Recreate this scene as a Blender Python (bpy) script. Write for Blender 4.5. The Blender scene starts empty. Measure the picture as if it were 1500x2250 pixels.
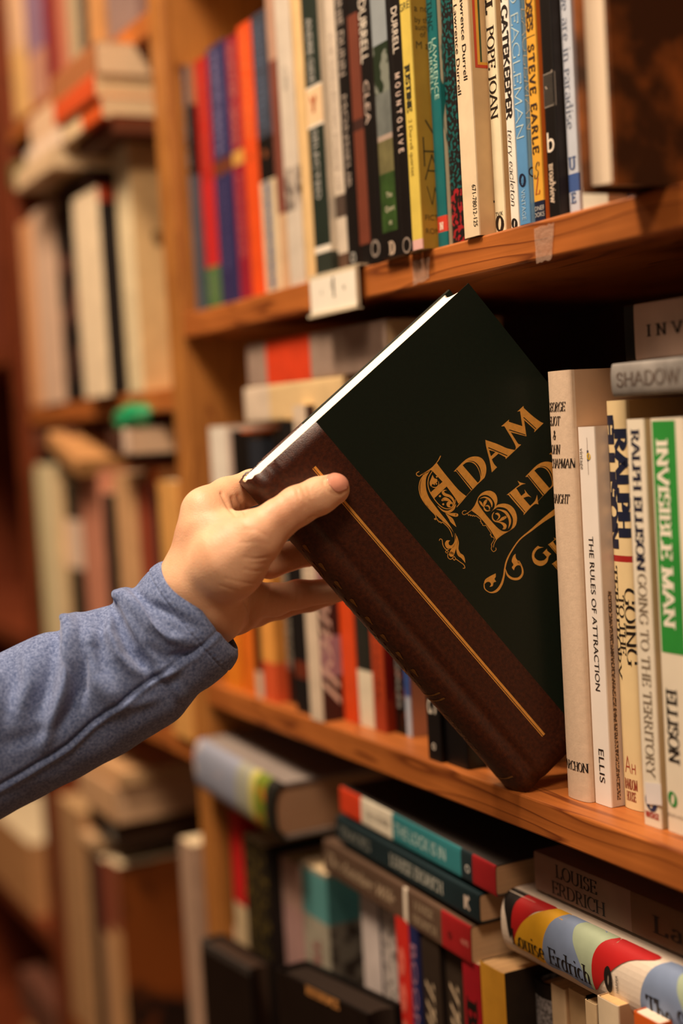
import bpy, bmesh, math, random
import numpy as np
from mathutils import Matrix, Vector
from mathutils.geometry import tessellate_polygon
random.seed(7)
scene = bpy.context.scene
COL = scene.collection

# ------------------------------------------------------------------ camera
# world: X along the shelves (towards the camera's right), Y into the shelves, Z up,
# Z = 0 is the top of the shelf the green book stands on, Y = 0 the front of the shelves
YAW, PITCH, ROLL, FPX = .4714, .0616, -.0579, 3125.0
CAM = np.array([.6309, -.4140, .2009])
cy_, sy_, cp_, sp_ = math.cos(YAW), math.sin(YAW), math.cos(PITCH), math.sin(PITCH)
FW = np.array([-cy_*cp_, sy_*cp_, -sp_])
r0_ = np.cross(FW, [0, 0, 1]); r0_ /= np.linalg.norm(r0_)
u0_ = np.cross(r0_, FW)
c_, s_ = math.cos(ROLL), math.sin(ROLL)
RT = c_*r0_ + s_*u0_
UP = -s_*r0_ + c_*u0_
cd = bpy.data.cameras.new('camera')
cam = bpy.data.objects.new('camera', cd); COL.objects.link(cam)
M = Matrix.Identity(4)
for i in range(3):
    M[i][0], M[i][1], M[i][2], M[i][3] = RT[i], UP[i], -FW[i], CAM[i]
cam.matrix_world = M
cd.lens = 50; cd.sensor_width = 36; cd.sensor_fit = 'AUTO'
cd.clip_start = .01; cd.clip_end = 50
cd.dof.use_dof = True
cd.dof.focus_distance = .735
cd.dof.aperture_fstop = 2.6
scene.camera = cam

# ------------------------------------------------------------------ light
w = bpy.data.worlds.new('world'); scene.world = w; w.use_nodes = True
w.node_tree.nodes['Background'].inputs[0].default_value = (1.0, .62, .36, 1)
w.node_tree.nodes['Background'].inputs[1].default_value = .045

def area(name, loc, target, sx, sy, power, col):
    l = bpy.data.lights.new(name, 'AREA'); l.shape = 'RECTANGLE'; l.size = sx; l.size_y = sy
    l.energy = power; l.color = col
    o = bpy.data.objects.new(name, l); COL.objects.link(o)
    o.location = loc
    o.rotation_euler = (Vector(target)-Vector(loc)).to_track_quat('-Z', 'Y').to_euler()
    return o
area('ceiling_lamp', (-.20, -.66, 1.62), (-.05, -.1, .1), .40, .30, 41, (1, .78, .58))
area('ceiling_lamp_aisle', (-1.35, -.72, 1.75), (-.7, 0, .2), .5, .35, 11, (1, .73, .50))
area('ceiling_lamp_right', (1.15, -.85, 1.65), (.1, 0, .1), .5, .4, 23, (1, .75, .55))
area('room_glow', (1.3, -2.0, .5), (0, 0, .1), 1.2, 1.2, 3, (1, .74, .54))
vs = scene.view_settings
vs.view_transform = 'Standard'; vs.look = 'None'; vs.gamma = 1; vs.exposure = 0.0
vs.use_curve_mapping = False
scene.cycles.max_bounces = 6

# ------------------------------------------------------------------ points
def ray(x, y):
    return FW + RT*(x-750)/FPX + UP*(1125-y)/FPX
def onX(x, y, X):
    d = ray(x, y); return CAM + d*(X-CAM[0])/d[0]
def onY(x, y, Y):
    d = ray(x, y); return CAM + d*(Y-CAM[1])/d[1]
def atD(x, y, D):
    return CAM + ray(x, y)*D

# ------------------------------------------------------------------ materials
def lin(c):
    return tuple((v/12.92 if v <= .04045 else ((v+.055)/1.055)**2.4) for v in c)
def hexc(s):
    return lin(tuple(int(s[i:i+2], 16)/255 for i in (0, 2, 4)))
MATS = {}
def mat(hx, rough=.55, var=.10, scale=60, bump=.0, c2=None, spec=.4, thr=None, metal=0, bscale=900, name=None, stretch=None, detail=3):
    key = (hx, rough, var, scale, bump, c2, spec, thr, metal, bscale, stretch, detail)
    if key in MATS: return MATS[key]
    m = bpy.data.materials.new(name or ('paper_'+hx)); m.use_nodes = True
    nt = m.node_tree; N = nt.nodes; L = nt.links
    b = N['Principled BSDF']
    b.inputs['Roughness'].default_value = rough
    b.inputs['Metallic'].default_value = metal
    b.inputs['Specular IOR Level'].default_value = spec
    tc = N.new('ShaderNodeTexCoord')
    mp = N.new('ShaderNodeMapping'); L.new(tc.outputs['Object'], mp.inputs[0])
    if stretch: mp.inputs['Scale'].default_value = stretch
    no = N.new('ShaderNodeTexNoise'); no.inputs['Scale'].default_value = scale; no.inputs['Detail'].default_value = detail
    L.new(mp.outputs[0], no.inputs['Vector'])
    cr = N.new('ShaderNodeValToRGB')
    c = hexc(hx)
    if c2:
        d = hexc(c2)
        cr.color_ramp.elements[0].color = (*c, 1); cr.color_ramp.elements[1].color = (*d, 1)
        a, e = thr or (.4, .6)
        cr.color_ramp.elements[0].position = a; cr.color_ramp.elements[1].position = e
    else:
        cr.color_ramp.elements[0].position = .3; cr.color_ramp.elements[1].position = .75
        cr.color_ramp.elements[0].color = (*[v*(1-var) for v in c], 1)
        cr.color_ramp.elements[1].color = (*[min(1, v*(1+var)) for v in c], 1)
    L.new(no.outputs[0], cr.inputs[0]); L.new(cr.outputs[0], b.inputs['Base Color'])
    if bump:
        n2 = N.new('ShaderNodeTexNoise'); n2.inputs['Scale'].default_value = bscale; n2.inputs['Detail'].default_value = 4
        L.new(mp.outputs[0], n2.inputs['Vector'])
        bp = N.new('ShaderNodeBump'); bp.inputs['Strength'].default_value = bump; bp.inputs['Distance'].default_value = .0004
        L.new(n2.outputs[0], bp.inputs['Height']); L.new(bp.outputs[0], b.inputs['Normal'])
    MATS[key] = m
    return m

def wood(name, c1, c2, axis='X', rough=.42, seed=0.0, knots=.5):
    m = bpy.data.materials.new(name); m.use_nodes = True
    nt = m.node_tree; N = nt.nodes; L = nt.links
    b = N['Principled BSDF']; b.inputs['Roughness'].default_value = rough
    b.inputs['Specular IOR Level'].default_value = .45
    tc = N.new('ShaderNodeTexCoord'); mp = N.new('ShaderNodeMapping'); L.new(tc.outputs['Object'], mp.inputs[0])
    mp.inputs['Location'].default_value = (seed, seed*.7, seed*.3)
    mp.inputs['Scale'].default_value = {'X': (1.6, 14, 14), 'Z': (14, 14, 1.6), 'Y': (14, 1.6, 14)}[axis]
    # growth rings: a large slow noise quantised into lines gives the cathedral figure
    n1 = N.new('ShaderNodeTexNoise'); n1.inputs['Scale'].default_value = 1.9; n1.inputs['Detail'].default_value = 2.5
    n1.inputs['Distortion'].default_value = .25
    L.new(mp.outputs[0], n1.inputs['Vector'])
    mu = N.new('ShaderNodeMath'); mu.operation = 'MULTIPLY'; mu.inputs[1].default_value = 9; L.new(n1.outputs[0], mu.inputs[0])
    fr = N.new('ShaderNodeMath'); fr.operation = 'FRACT'; L.new(mu.outputs[0], fr.inputs[0])
    cr = N.new('ShaderNodeValToRGB'); L.new(fr.outputs[0], cr.inputs[0])
    e = cr.color_ramp.elements
    e[0].position = 0; e[0].color = (*hexc(c1), 1); e[1].position = 1; e[1].color = (*hexc(c1), 1)
    k = cr.color_ramp.elements.new(.78); k.color = (*[a*.75+d*.25 for a, d in zip(hexc(c1), hexc(c2))], 1)
    k = cr.color_ramp.elements.new(.93); k.color = (*hexc(c2), 1)
    # fine fibre
    mp2 = N.new('ShaderNodeMapping'); L.new(tc.outputs['Object'], mp2.inputs[0])
    mp2.inputs['Scale'].default_value = {'X': (12, 420, 420), 'Z': (420, 420, 12), 'Y': (420, 12, 420)}[axis]
    n2 = N.new('ShaderNodeTexNoise'); n2.inputs['Scale'].default_value = 1; n2.inputs['Detail'].default_value = 2
    L.new(mp2.outputs[0], n2.inputs['Vector'])
    mx = N.new('ShaderNodeMix'); mx.data_type = 'RGBA'; mx.blend_type = 'MULTIPLY'; mx.inputs[0].default_value = .38
    L.new(cr.outputs[0], mx.inputs[6])
    cr2 = N.new('ShaderNodeValToRGB'); cr2.color_ramp.elements[0].position = .3; cr2.color_ramp.elements[1].position = .75
    cr2.color_ramp.elements[0].color = (.45, .4, .36, 1); cr2.color_ramp.elements[1].color = (1, 1, 1, 1)
    L.new(n2.outputs[0], cr2.inputs[0]); L.new(cr2.outputs[0], mx.inputs[7])
    # broad blotches of varnish
    n3 = N.new('ShaderNodeTexNoise'); n3.inputs['Scale'].default_value = 16; n3.inputs['Detail'].default_value = 3
    L.new(tc.outputs['Object'], n3.inputs['Vector'])
    cr3 = N.new('ShaderNodeValToRGB'); cr3.color_ramp.elements[0].position = .35; cr3.color_ramp.elements[1].position = .7
    cr3.color_ramp.elements[0].color = (.72, .66, .6, 1); cr3.color_ramp.elements[1].color = (1, 1, 1, 1)
    L.new(n3.outputs[0], cr3.inputs[0])
    m2 = N.new('ShaderNodeMix'); m2.data_type = 'RGBA'; m2.blend_type = 'MULTIPLY'; m2.inputs[0].default_value = .7
    L.new(mx.outputs[2], m2.inputs[6]); L.new(cr3.outputs[0], m2.inputs[7])
    L.new(m2.outputs[2], b.inputs['Base Color'])
    bp = N.new('ShaderNodeBump'); bp.inputs['Strength'].default_value = .15; bp.inputs['Distance'].default_value = .0005
    L.new(n2.outputs[0], bp.inputs['Height']); L.new(bp.outputs[0], b.inputs['Normal'])
    return m

PAGE = {}
def page_mat(hx='e8d0a8', stripe=1.0, axis='X'):
    key = (hx, stripe, axis)
    if key in PAGE: return PAGE[key]
    # page edges: fine layers across the thickness (local X)
    m = bpy.data.materials.new('page_edges_'+hx); m.use_nodes = True
    nt = m.node_tree; N = nt.nodes; L = nt.links; b = N['Principled BSDF']
    b.inputs['Roughness'].default_value = .8; b.inputs['Specular IOR Level'].default_value = .2
    tc = N.new('ShaderNodeTexCoord'); mp = N.new('ShaderNodeMapping'); L.new(tc.outputs['Object'], mp.inputs[0])
    mp.inputs['Scale'].default_value = (1600, 14, 14)
    no = N.new('ShaderNodeTexNoise'); no.inputs['Scale'].default_value = 1; no.inputs['Detail'].default_value = 2
    L.new(mp.outputs[0], no.inputs['Vector'])
    cr = N.new('ShaderNodeValToRGB'); cr.color_ramp.elements[0].position = .3; cr.color_ramp.elements[1].position = .7
    c = hexc(hx); cr.color_ramp.elements[0].color = (*[v*(1-.3*stripe) for v in c], 1); cr.color_ramp.elements[1].color = (*c, 1)
    L.new(no.outputs[0], cr.inputs[0]); L.new(cr.outputs[0], b.inputs['Base Color'])
    PAGE[key] = m
    return m

# ------------------------------------------------------------------ mesh helpers
class MB:
    def __init__(s): s.v = []; s.f = []; s.m = []; s.mats = []; s.sm = []
    def mi(s, m):
        if m not in s.mats: s.mats.append(m)
        return s.mats.index(m)
    def add(s, vs_, fs, m, smooth=False):
        o = len(s.v); s.v += [tuple(map(float, p)) for p in vs_]; k = s.mi(m)
        for f in fs: s.f.append(tuple(i+o for i in f)); s.m.append(k); s.sm.append(smooth)
    def box(s, a, b, m):
        x0, y0, z0 = a; x1, y1, z1 = b
        v = [(x0,y0,z0),(x1,y0,z0),(x1,y1,z0),(x0,y1,z0),(x0,y0,z1),(x1,y0,z1),(x1,y1,z1),(x0,y1,z1)]
        s.add(v, [(0,3,2,1),(4,5,6,7),(0,1,5,4),(1,2,6,5),(2,3,7,6),(3,0,4,7)], m)
    def build(s, name, parent=None, mw=None):
        me = bpy.data.meshes.new(name); me.from_pydata(s.v, [], s.f)
        for m in s.mats: me.materials.append(m)
        me.polygons.foreach_set('material_index', s.m)
        me.polygons.foreach_set('use_smooth', s.sm)
        me.update()
        o = bpy.data.objects.new(name, me); COL.objects.link(o)
        if parent: o.parent = parent
        if mw is not None: o.matrix_world = mw
        return o
def tag(o, label=None, cat=None, group=None, kind=None):
    if label: o['label'] = label
    if cat: o['category'] = cat
    if group: o['group'] = group
    if kind: o['kind'] = kind
    return o
def empty(name, mw, label, cat, group=None):
    o = bpy.data.objects.new(name, None); COL.objects.link(o)
    o.empty_display_size = .02
    o.matrix_world = mw
    return tag(o, label, cat, group)
def bevel(o, wd=.0006, seg=2):
    b = o.modifiers.new('bevel', 'BEVEL'); b.width = wd; b.segments = seg; b.limit_method = 'ANGLE'; b.angle_limit = .7
    return o

# ------------------------------------------------------------------ lettering
_tc = {}
def sans(s_):
    # built-in font outlines, scaled to cap height 1
    if s_ in _tc: return _tc[s_]
    def raw(t):
        cu = bpy.data.curves.new('t', 'FONT'); cu.body = t; cu.resolution_u = 3
        ob = bpy.data.objects.new('t', cu); COL.objects.link(ob)
        dg = bpy.context.evaluated_depsgraph_get(); me = bpy.data.meshes.new_from_object(ob.evaluated_get(dg))
        v = [(p.co.x, p.co.y) for p in me.vertices]; f = [tuple(p.vertices) for p in me.polygons]
        bpy.data.objects.remove(ob); bpy.data.curves.remove(cu); bpy.data.meshes.remove(me)
        return v, f
    if 'H' not in _tc:
        v, f = raw('H'); _tc['H'] = ([(x, y) for x, y in v], f); _tc['#'] = max(y for x, y in v)
    k = _tc['#']
    v, f = raw(s_)
    r = ([(x/k, y/k) for x, y in v], f)
    if s_ != 'H': _tc[s_] = r
    return r
def arc(cx, cy, rx, ry, a0, a1, n=14):
    return [(cx+rx*math.cos(math.radians(a0+(a1-a0)*i/n)), cy+ry*math.sin(math.radians(a0+(a1-a0)*i/n))) for i in range(n+1)]
# pen letters: (advance, [polylines], [serif centres (x,y)])
def _L(*p): return list(p)
G = {
'A': (.82, [_L((.04,0),(.41,1)), _L((.38,1),(.78,0)), _L((.17,.36),(.64,.36))], [(.04,0),(.78,0)]),
'B': (.70, [_L((.14,0),(.14,1)), _L((.14,.97),(.32,.97))+arc(.32,.755,.22,.215,90,-90)+_L((.14,.54)), arc(.34,.285,.26,.255,90,-90), _L((.14,.03),(.36,.03)), _L((.14,.54),(.36,.54))], [(.14,0),(.14,1)]),
'C': (.74, [arc(.42,.5,.36,.49,48,312,22), _L((.67,.72),(.67,.95))], []),
'D': (.80, [_L((.14,0),(.14,1)), _L((.14,.97),(.32,.97))+arc(.34,.5,.38,.47,90,-90,20)+_L((.14,.03))], [(.14,0),(.14,1)]),
'E': (.66, [_L((.14,0),(.14,1)), _L((.14,.97),(.58,.97)), _L((.14,.52),(.48,.52)), _L((.14,.03),(.60,.03)), _L((.58,1),(.58,.8)), _L((.60,0),(.60,.22)), _L((.47,.62),(.47,.42))], [(.14,0),(.14,1)]),
'F': (.62, [_L((.14,0),(.14,1)), _L((.14,.97),(.57,.97)), _L((.14,.52),(.46,.52)), _L((.57,1),(.57,.8))], [(.14,0),(.14,1)]),
'G': (.82, [arc(.43,.5,.37,.49,50,318,22), _L((.70,.42),(.70,.06)), _L((.68,.72),(.68,.95))], [(.70,.44)]),
'H': (.84, [_L((.14,0),(.14,1)), _L((.70,0),(.70,1)), _L((.14,.52),(.70,.52))], [(.14,0),(.14,1),(.70,0),(.70,1)]),
'I': (.34, [_L((.17,0),(.17,1))], [(.17,0),(.17,1)]),
'J': (.42, [_L((.24,1),(.24,.08))+arc(.12,.08,.12,.16,0,-110,8)], [(.24,1)]),
'K': (.78, [_L((.14,0),(.14,1)), _L((.66,1),(.16,.44)), _L((.30,.58),(.72,0))], [(.14,0),(.14,1),(.64,1),(.70,0)]),
'L': (.62, [_L((.14,0),(.14,1)), _L((.14,.03),(.58,.03)), _L((.58,0),(.58,.24))], [(.14,0),(.14,1)]),
'M': (1.0, [_L((.12,0),(.16,1)), _L((.14,1),(.48,.04)), _L((.48,.04),(.82,1)), _L((.82,1),(.86,0))], [(.12,0),(.14,1),(.84,1),(.86,0)]),
'N': (.86, [_L((.14,0),(.14,1)), _L((.12,1),(.70,0)), _L((.70,0),(.70,1))], [(.14,0),(.12,1),(.70,1)]),
'O': (.84, [arc(.42,.5,.35,.49,0,360,28)], []),
'P': (.64, [_L((.14,0),(.14,1)), _L((.14,.97),(.32,.97))+arc(.32,.73,.24,.24,90,-90)+_L((.14,.49))], [(.14,0),(.14,1)]),
'Q': (.84, [arc(.42,.5,.35,.49,0,360,28), _L((.45,.1),(.75,-.2))], []),
'R': (.74, [_L((.14,0),(.14,1)), _L((.14,.97),(.32,.97))+arc(.32,.74,.23,.23,90,-90)+_L((.14,.51)), _L((.34,.50),(.66,0))], [(.14,0),(.14,1),(.68,0)]),
'S': (.60, [arc(.30,.745,.20,.235,40,270,14)+arc(.30,.265,.22,.25,90,-140,14), _L((.47,.74),(.47,.95)), _L((.10,.26),(.10,.04))], []),
'T': (.72, [_L((.36,0),(.36,1)), _L((.05,.97),(.67,.97)), _L((.06,1),(.06,.8)), _L((.66,1),(.66,.8))], [(.36,0)]),
'U': (.82, [_L((.14,1),(.14,.3))+arc(.41,.3,.27,.29,180,360,14)+_L((.68,1))], [(.14,1),(.68,1)]),
'V': (.80, [_L((.04,1),(.41,0)), _L((.41,0),(.76,1))], [(.05,1),(.75,1)]),
'W': (1.1, [_L((.04,1),(.32,0)), _L((.32,0),(.55,.95)), _L((.53,.95),(.80,0)), _L((.80,0),(1.06,1))], [(.05,1),(1.05,1)]),
'Y': (.78, [_L((.05,1),(.39,.48)), _L((.39,.48),(.72,1)), _L((.39,.5),(.39,0))], [(.06,1),(.70,1),(.39,0)]),
'Z': (.68, [_L((.08,.97),(.60,.97)), _L((.58,1),(.08,0)), _L((.06,.03),(.60,.03))], []),
'&': (.80, [_L((.70,.45))+arc(.34,.24,.26,.24,-10,-190,12)+_L((.42,.62))+arc(.36,.80,.13,.17,-20,200,12)+_L((.68,0))], []),
'a': (.50, [arc(.24,.47,.16,.17,150,20,8)+_L((.40,.06),(.47,.0)), arc(.22,.17,.16,.16,60,330,12)], []),
'c': (.48, [arc(.26,.33,.19,.32,50,312,16)], []),
'd': (.58, [_L((.44,0),(.44,1.02)), arc(.27,.33,.19,.32,50,310,16)], [(.40,1.02)]),
'e': (.50, [_L((.08,.36),(.44,.36))+arc(.26,.34,.18,.31,10,305,18)], []),
'f': (.36, [_L((.16,0),(.16,.8))+arc(.28,.84,.12,.16,180,50,8), _L((.04,.64),(.32,.64))], [(.16,0)]),
'h': (.60, [_L((.12,0),(.12,1.02)), arc(.29,.42,.17,.22,165,0,10)+_L((.46,0))], [(.12,0),(.46,0),(.09,1.02)]),
'i': (.30, [_L((.15,0),(.15,.64)), _L((.14,.86),(.16,.94))], [(.15,0),(.12,.64)]),
'l': (.28, [_L((.14,0),(.14,1.02))], [(.14,0),(.11,1.02)]),
'm': (.90, [_L((.12,0),(.12,.64)), arc(.28,.42,.16,.22,165,0,10)+_L((.44,0)), arc(.60,.42,.16,.22,165,0,10)+_L((.76,0))], [(.12,0),(.44,0),(.76,0)]),
'n': (.60, [_L((.12,0),(.12,.64)), arc(.29,.42,.17,.22,165,0,10)+_L((.46,0))], [(.12,0),(.46,0),(.09,.64)]),
'o': (.54, [arc(.27,.33,.20,.32,0,360,22)], []),
'r': (.44, [_L((.14,0),(.14,.64)), arc(.30,.44,.16,.20,165,50,6)], [(.14,0),(.11,.64)]),
's': (.42, [arc(.21,.48,.13,.16,40,270,10)+arc(.21,.17,.14,.16,90,-140,10)], []),
't': (.38, [_L((.16,.84),(.16,.12))+arc(.26,.12,.10,.12,180,300,6), _L((.03,.64),(.32,.64))], []),
'u': (.60, [_L((.12,.64),(.12,.22))+arc(.29,.22,.17,.22,180,340,8), _L((.46,.64),(.46,0))], [(.09,.64),(.43,.64),(.49,0)]),
'y': (.54, [_L((.04,.64),(.27,.0)), _L((.48,.64),(.22,-.2),(.10,-.26))], [(.05,.64),(.46,.64)]),
'-': (.4, [_L((.06,.34),(.34,.34))], []),
'.': (.26, [_L((.12,.0),(.12,.10))], []),
'"': (.34, [_L((.10,1),(.10,.78)), _L((.22,1),(.22,.78))], []),
' ': (.36, [], []),
}
def serif(s_, T=.17, t=.05, sl=.09, slant=0, wide=1.0, track=0.0, nib=18):
    key = (s_, T, t, sl, slant, wide, track, nib)
    if key in _tc: return _tc[key]
    V = []; F = []
    X = 0
    def quad(pts):
        o = len(V); V.extend(pts); F.append(tuple(range(o, o+len(pts))))
    for ch in s_:
        if ch in G: adv, lines, sf = G[ch]
        else:
            adv, lines, sf = G.get(ch.upper(), G['O'])
            adv *= .7; lines = [[(a*.7, b*.68) for a, b in pl] for pl in lines]; sf = [(a*.7, b*.68) for a, b in sf]
        for pl in lines:
            pl = [(a*wide+X, b) for a, b in pl]
            o = len(V); n = len(pl)
            for i in range(n):
                a = pl[max(0, i-1)]; b = pl[min(n-1, i+1)]
                dx, dy = b[0]-a[0], b[1]-a[1]; l = math.hypot(dx, dy) or 1; dx /= l; dy /= l
                ang = math.degrees(math.atan2(dy, dx))
                wd = max(t, T*abs(math.sin(math.radians(ang+nib))))/2
                V.append((pl[i][0]-dy*wd, pl[i][1]+dx*wd)); V.append((pl[i][0]+dy*wd, pl[i][1]-dx*wd))
            for i in range(n-1): F.append((o+2*i, o+2*i+1, o+2*i+3, o+2*i+2))
        if sl:
            for x, y in sf:
                x = x*wide+X; q = t*.95
                y0, y1 = (0, q) if y < .3 else ((y-q, y))
                quad([(x-T/2-sl, y0), (x+T/2+sl, y0), (x+T/2+sl, y1), (x-T/2-sl, y1)])
        X += adv*wide + track
    V = [(x+slant*y, y) for x, y in V]
    _tc[key] = (V, F)
    return V, F
def text2d(s_, f):
    if f == 'sans': return sans(s_)
    if isinstance(f, dict): return serif(s_, **f)
    return serif(s_)
ROM = dict(T=.15, t=.045, sl=.08)
SLAB = dict(T=.26, t=.12, sl=.10)
BLACKF = dict(T=.34, t=.15, sl=0)
ITAL = dict(T=.13, t=.045, sl=.06, slant=.16, wide=.72)
FAT = dict(T=.27, t=.09, sl=0, wide=1.0)
THIN = dict(T=.055, t=.055, sl=0)
MONO = dict(T=.11, t=.11, sl=0, wide=.75, track=.12)
SCRIPT = dict(T=.10, t=.03, sl=0, slant=.3, wide=.8)
# ------------------------------------------------------------------ books
def spine_y(x, t, b, n):
    q = min(1, abs(x)/(t/2))
    return b*(1-(1-q**n)**(1/n))
def wrap_spine(pts, F, t, b, n, off=.00018, steps=14):
    bm = bmesh.new(); vv = [bm.verts.new((p[0], 0, p[2])) for p in pts]
    for f in F:
        try: bm.faces.new([vv[i] for i in f])
        except Exception: pass
    for k in range(1, steps):
        x = -t/2+t*k/steps
        bmesh.ops.bisect_plane(bm, geom=bm.verts[:]+bm.edges[:]+bm.faces[:], plane_co=(x, 0, 0), plane_no=(1, 0, 0), dist=1e-7)
    bm.verts.index_update()
    P = [(v.co.x, spine_y(v.co.x, t, b, n)-off, v.co.z) for v in bm.verts]
    Q = [tuple(v.index for v in f.verts) for f in bm.faces]
    bm.free(); return P, Q
def make_book(label, mw, t, h, d, spine, side=None, kind='pb', bands=(), texts=(), page='e8d0a8', group=None, cat='book', left=None, bulge=None, rects=()):
    """mw places the book's foot: local X = thickness, Y = depth away from the spine, Z = height"""
    root = empty('book', mw, label, cat, group)
    side = side or spine; left = left or side
    hb = kind == 'hb'
    b = bulge if bulge is not None else (.0035 if hb else .0012)
    n = 2.4 if hb else 5.0
    bt = .0024 if hb else .0005
    # outline of the case seen from above, right fore-edge -> spine -> left fore-edge
    K = 9
    xs = [t/2*math.sin(math.pi/2*(k/K)) for k in range(K, -K-1, -1)]
    out = [(t/2, d)] + [(x, spine_y(x, t, b, n)) for x in xs] + [(-t/2, d)]
    tt = t/2-bt
    inn = [(tt, d)] + [(x*tt/(t/2), spine_y(x, t, b, n)+bt) for x in xs] + [(-tt, d)]
    if hb:      # sunken joint between spine and board
        out[1] = (t/2, b+.001); inn[1] = (tt, b+.001+bt*.5)
    zs = {0.0, h}
    for bd in bands: zs |= {round(max(0, min(h, bd[0]*h)), 6), round(max(0, min(h, bd[1]*h)), 6)}
    zs = sorted(zs)
    m = MB(); N = len(out)
    def where(i):
        if i == 0: return 'R'
        if i >= N-2: return 'L'
        return 'S'
    def pick(i, z):
        wch = where(i)
        r = {'R': side, 'L': left, 'S': spine}[wch]
        for bd in bands:
            reg = bd[3] if len(bd) > 3 else 'SRL'
            if bd[0]*h <= z <= bd[1]*h and wch in reg: r = bd[2]
        return r
    for k in range(len(zs)-1):
        z0, z1 = zs[k], zs[k+1]; zm = (z0+z1)/2
        for i in range(N-1):
            m.add([(*out[i], z0), (*out[i+1], z0), (*out[i+1], z1), (*out[i], z1)], [(0, 3, 2, 1)], pick(i, zm), smooth=(where(i) == 'S'))
            m.add([(*inn[i], z0), (*inn[i+1], z0), (*inn[i+1], z1), (*inn[i], z1)], [(0, 1, 2, 3)], side)
    for i in range(N-1):
        m.add([(*out[i], 0), (*out[i+1], 0), (*inn[i+1], 0), (*inn[i], 0)], [(0, 1, 2, 3)], pick(i, 0))
        m.add([(*out[i], h), (*out[i+1], h), (*inn[i+1], h), (*inn[i], h)], [(0, 3, 2, 1)], pick(i, h))
    for k in (0, N-1):
        m.add([(*out[k], 0), (*out[k], h), (*inn[k], h), (*inn[k], 0)], [(0, 1, 2, 3) if k else (0, 3, 2, 1)], side)
    # printing
    for tx in texts:
        V, F = text2d(tx['s'], tx.get('f', 'sans'))
        if not V: continue
        sz = tx['size']; whr = tx.get('on', 'S'); dr = tx.get('dir', 'down')
        if tx.get('raw'): x0 = y0 = 0; wd = 0
        x0 = min(p[0] for p in V); x1 = max(p[0] for p in V)
        sx = tx.get('sx', 1.0)
        L_ = (x1-x0)*sz*sx
        pts = []
        ax, az = tx.get('x', 0), tx['z']*h
        if tx.get('len'):       # fit to a run given as a fraction of the height
            sx = tx['len']*h/((x1-x0)*sz); L_ = (x1-x0)*sz*sx
        for (u, v) in V:
            u = (u-x0)*sz*sx; v = v*sz
            if whr == 'S':
                if dr == 'down': px, pz = ax+v-sz/2, az-u
                elif dr == 'up': px, pz = ax-v+sz/2, az+u
                else: px, pz = ax+u-(0 if tx.get('left') else L_/2), az+v
                px_ = max(-t/2*.985, min(t/2*.985, px))
                if abs(px_-px) > 1e-9: pass
                pts.append((px_, spine_y(px_, t, b, n)-.00018, pz))
            elif whr == 'R':
                if dr == 'down': pts.append((t/2+.00018, ax+v, az-u))
                else: pts.append((t/2+.00018, ax+u, az+v))
            elif whr == 'T':      # head of the book
                pts.append((ax+u, .02+v, h+.0002))
        if whr == 'S' and b > .0014: pts, F = wrap_spine(pts, F, t, b, n)
        m.add(pts, F, tx['col'])
    for rc in rects:      # printed fields: (face, a0, a1, z0, z1, material), z as a fraction of the height
        wh, a0, a1, z0, z1, mm = rc
        if wh == 'R': v = [(t/2+.00012, a0, z0*h), (t/2+.00012, a1, z0*h), (t/2+.00012, a1, z1*h), (t/2+.00012, a0, z1*h)]
        else: v = [(a0, spine_y(a0, t, b, n)-.0001, z0*h), (a1, spine_y(a1, t, b, n)-.0001, z0*h), (a1, spine_y(a1, t, b, n)-.0001, z1*h), (a0, spine_y(a0, t, b, n)-.0001, z1*h)]
        vf = [(0, 1, 2, 3)]
        if wh != 'R': v, vf = wrap_spine(v, vf, t, b, n, .0001)
        m.add(v, vf, mm)
    m.build('cover', root)
    # leaves
    pm = page_mat(page, .8 if not hb else .5)
    oh = .003 if hb else .0003
    q = MB()
    PK = 6
    e = tt-.0003
    prof = [(e, d-oh*1.2-(.0 if not hb else .002)), ]
    fore = [(-e+2*e*k/PK, d-oh*1.2-(.004 if hb else .0)*(1-(2*k/PK-1)**2)) for k in range(PK+1)]
    spn = [(x*.96*(tt/(t/2)), spine_y(x, t, b, n)+bt+.0008) for x in xs[1:-1]]
    poly = fore[::-1][:1] + [(e, b+bt+.002)] + spn + [(-e, b+bt+.002)] + fore
    poly = [(e, b+bt+.002)] + spn + [(-e, b+bt+.002)] + fore
    nn = len(poly)
    q.add([(x, y, oh) for x, y in poly] + [(x, y, h-oh) for x, y in poly],
          [tuple(range(nn)), tuple(range(2*nn-1, nn-1, -1))] + [(i, nn+i, nn+(i+1) % nn, (i+1) % nn) for i in range(nn)], pm)
    q.build('page_block', root)
    return root

def T_(s, size, z, col, **k):
    r = dict(s=s, size=size, z=z, col=col); r.update(k); return r

def TP(s, size, y0, y1, col, **k):
    r = dict(s=s, size=size, z=y0, pe=y1, col=col); r.update(k); return r
INK = mat('1c1410', .5); WHT = mat('efe2cf', .5); GOLDT = mat('c08a3a', .35, metal=.6)
def lean_mat(x, y, z, lean=0.0, yaw=0.0):
    return Matrix.Translation((x, y, z)) @ Matrix.Rotation(yaw, 4, 'Z') @ Matrix.Rotation(lean, 4, 'Y')

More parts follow.
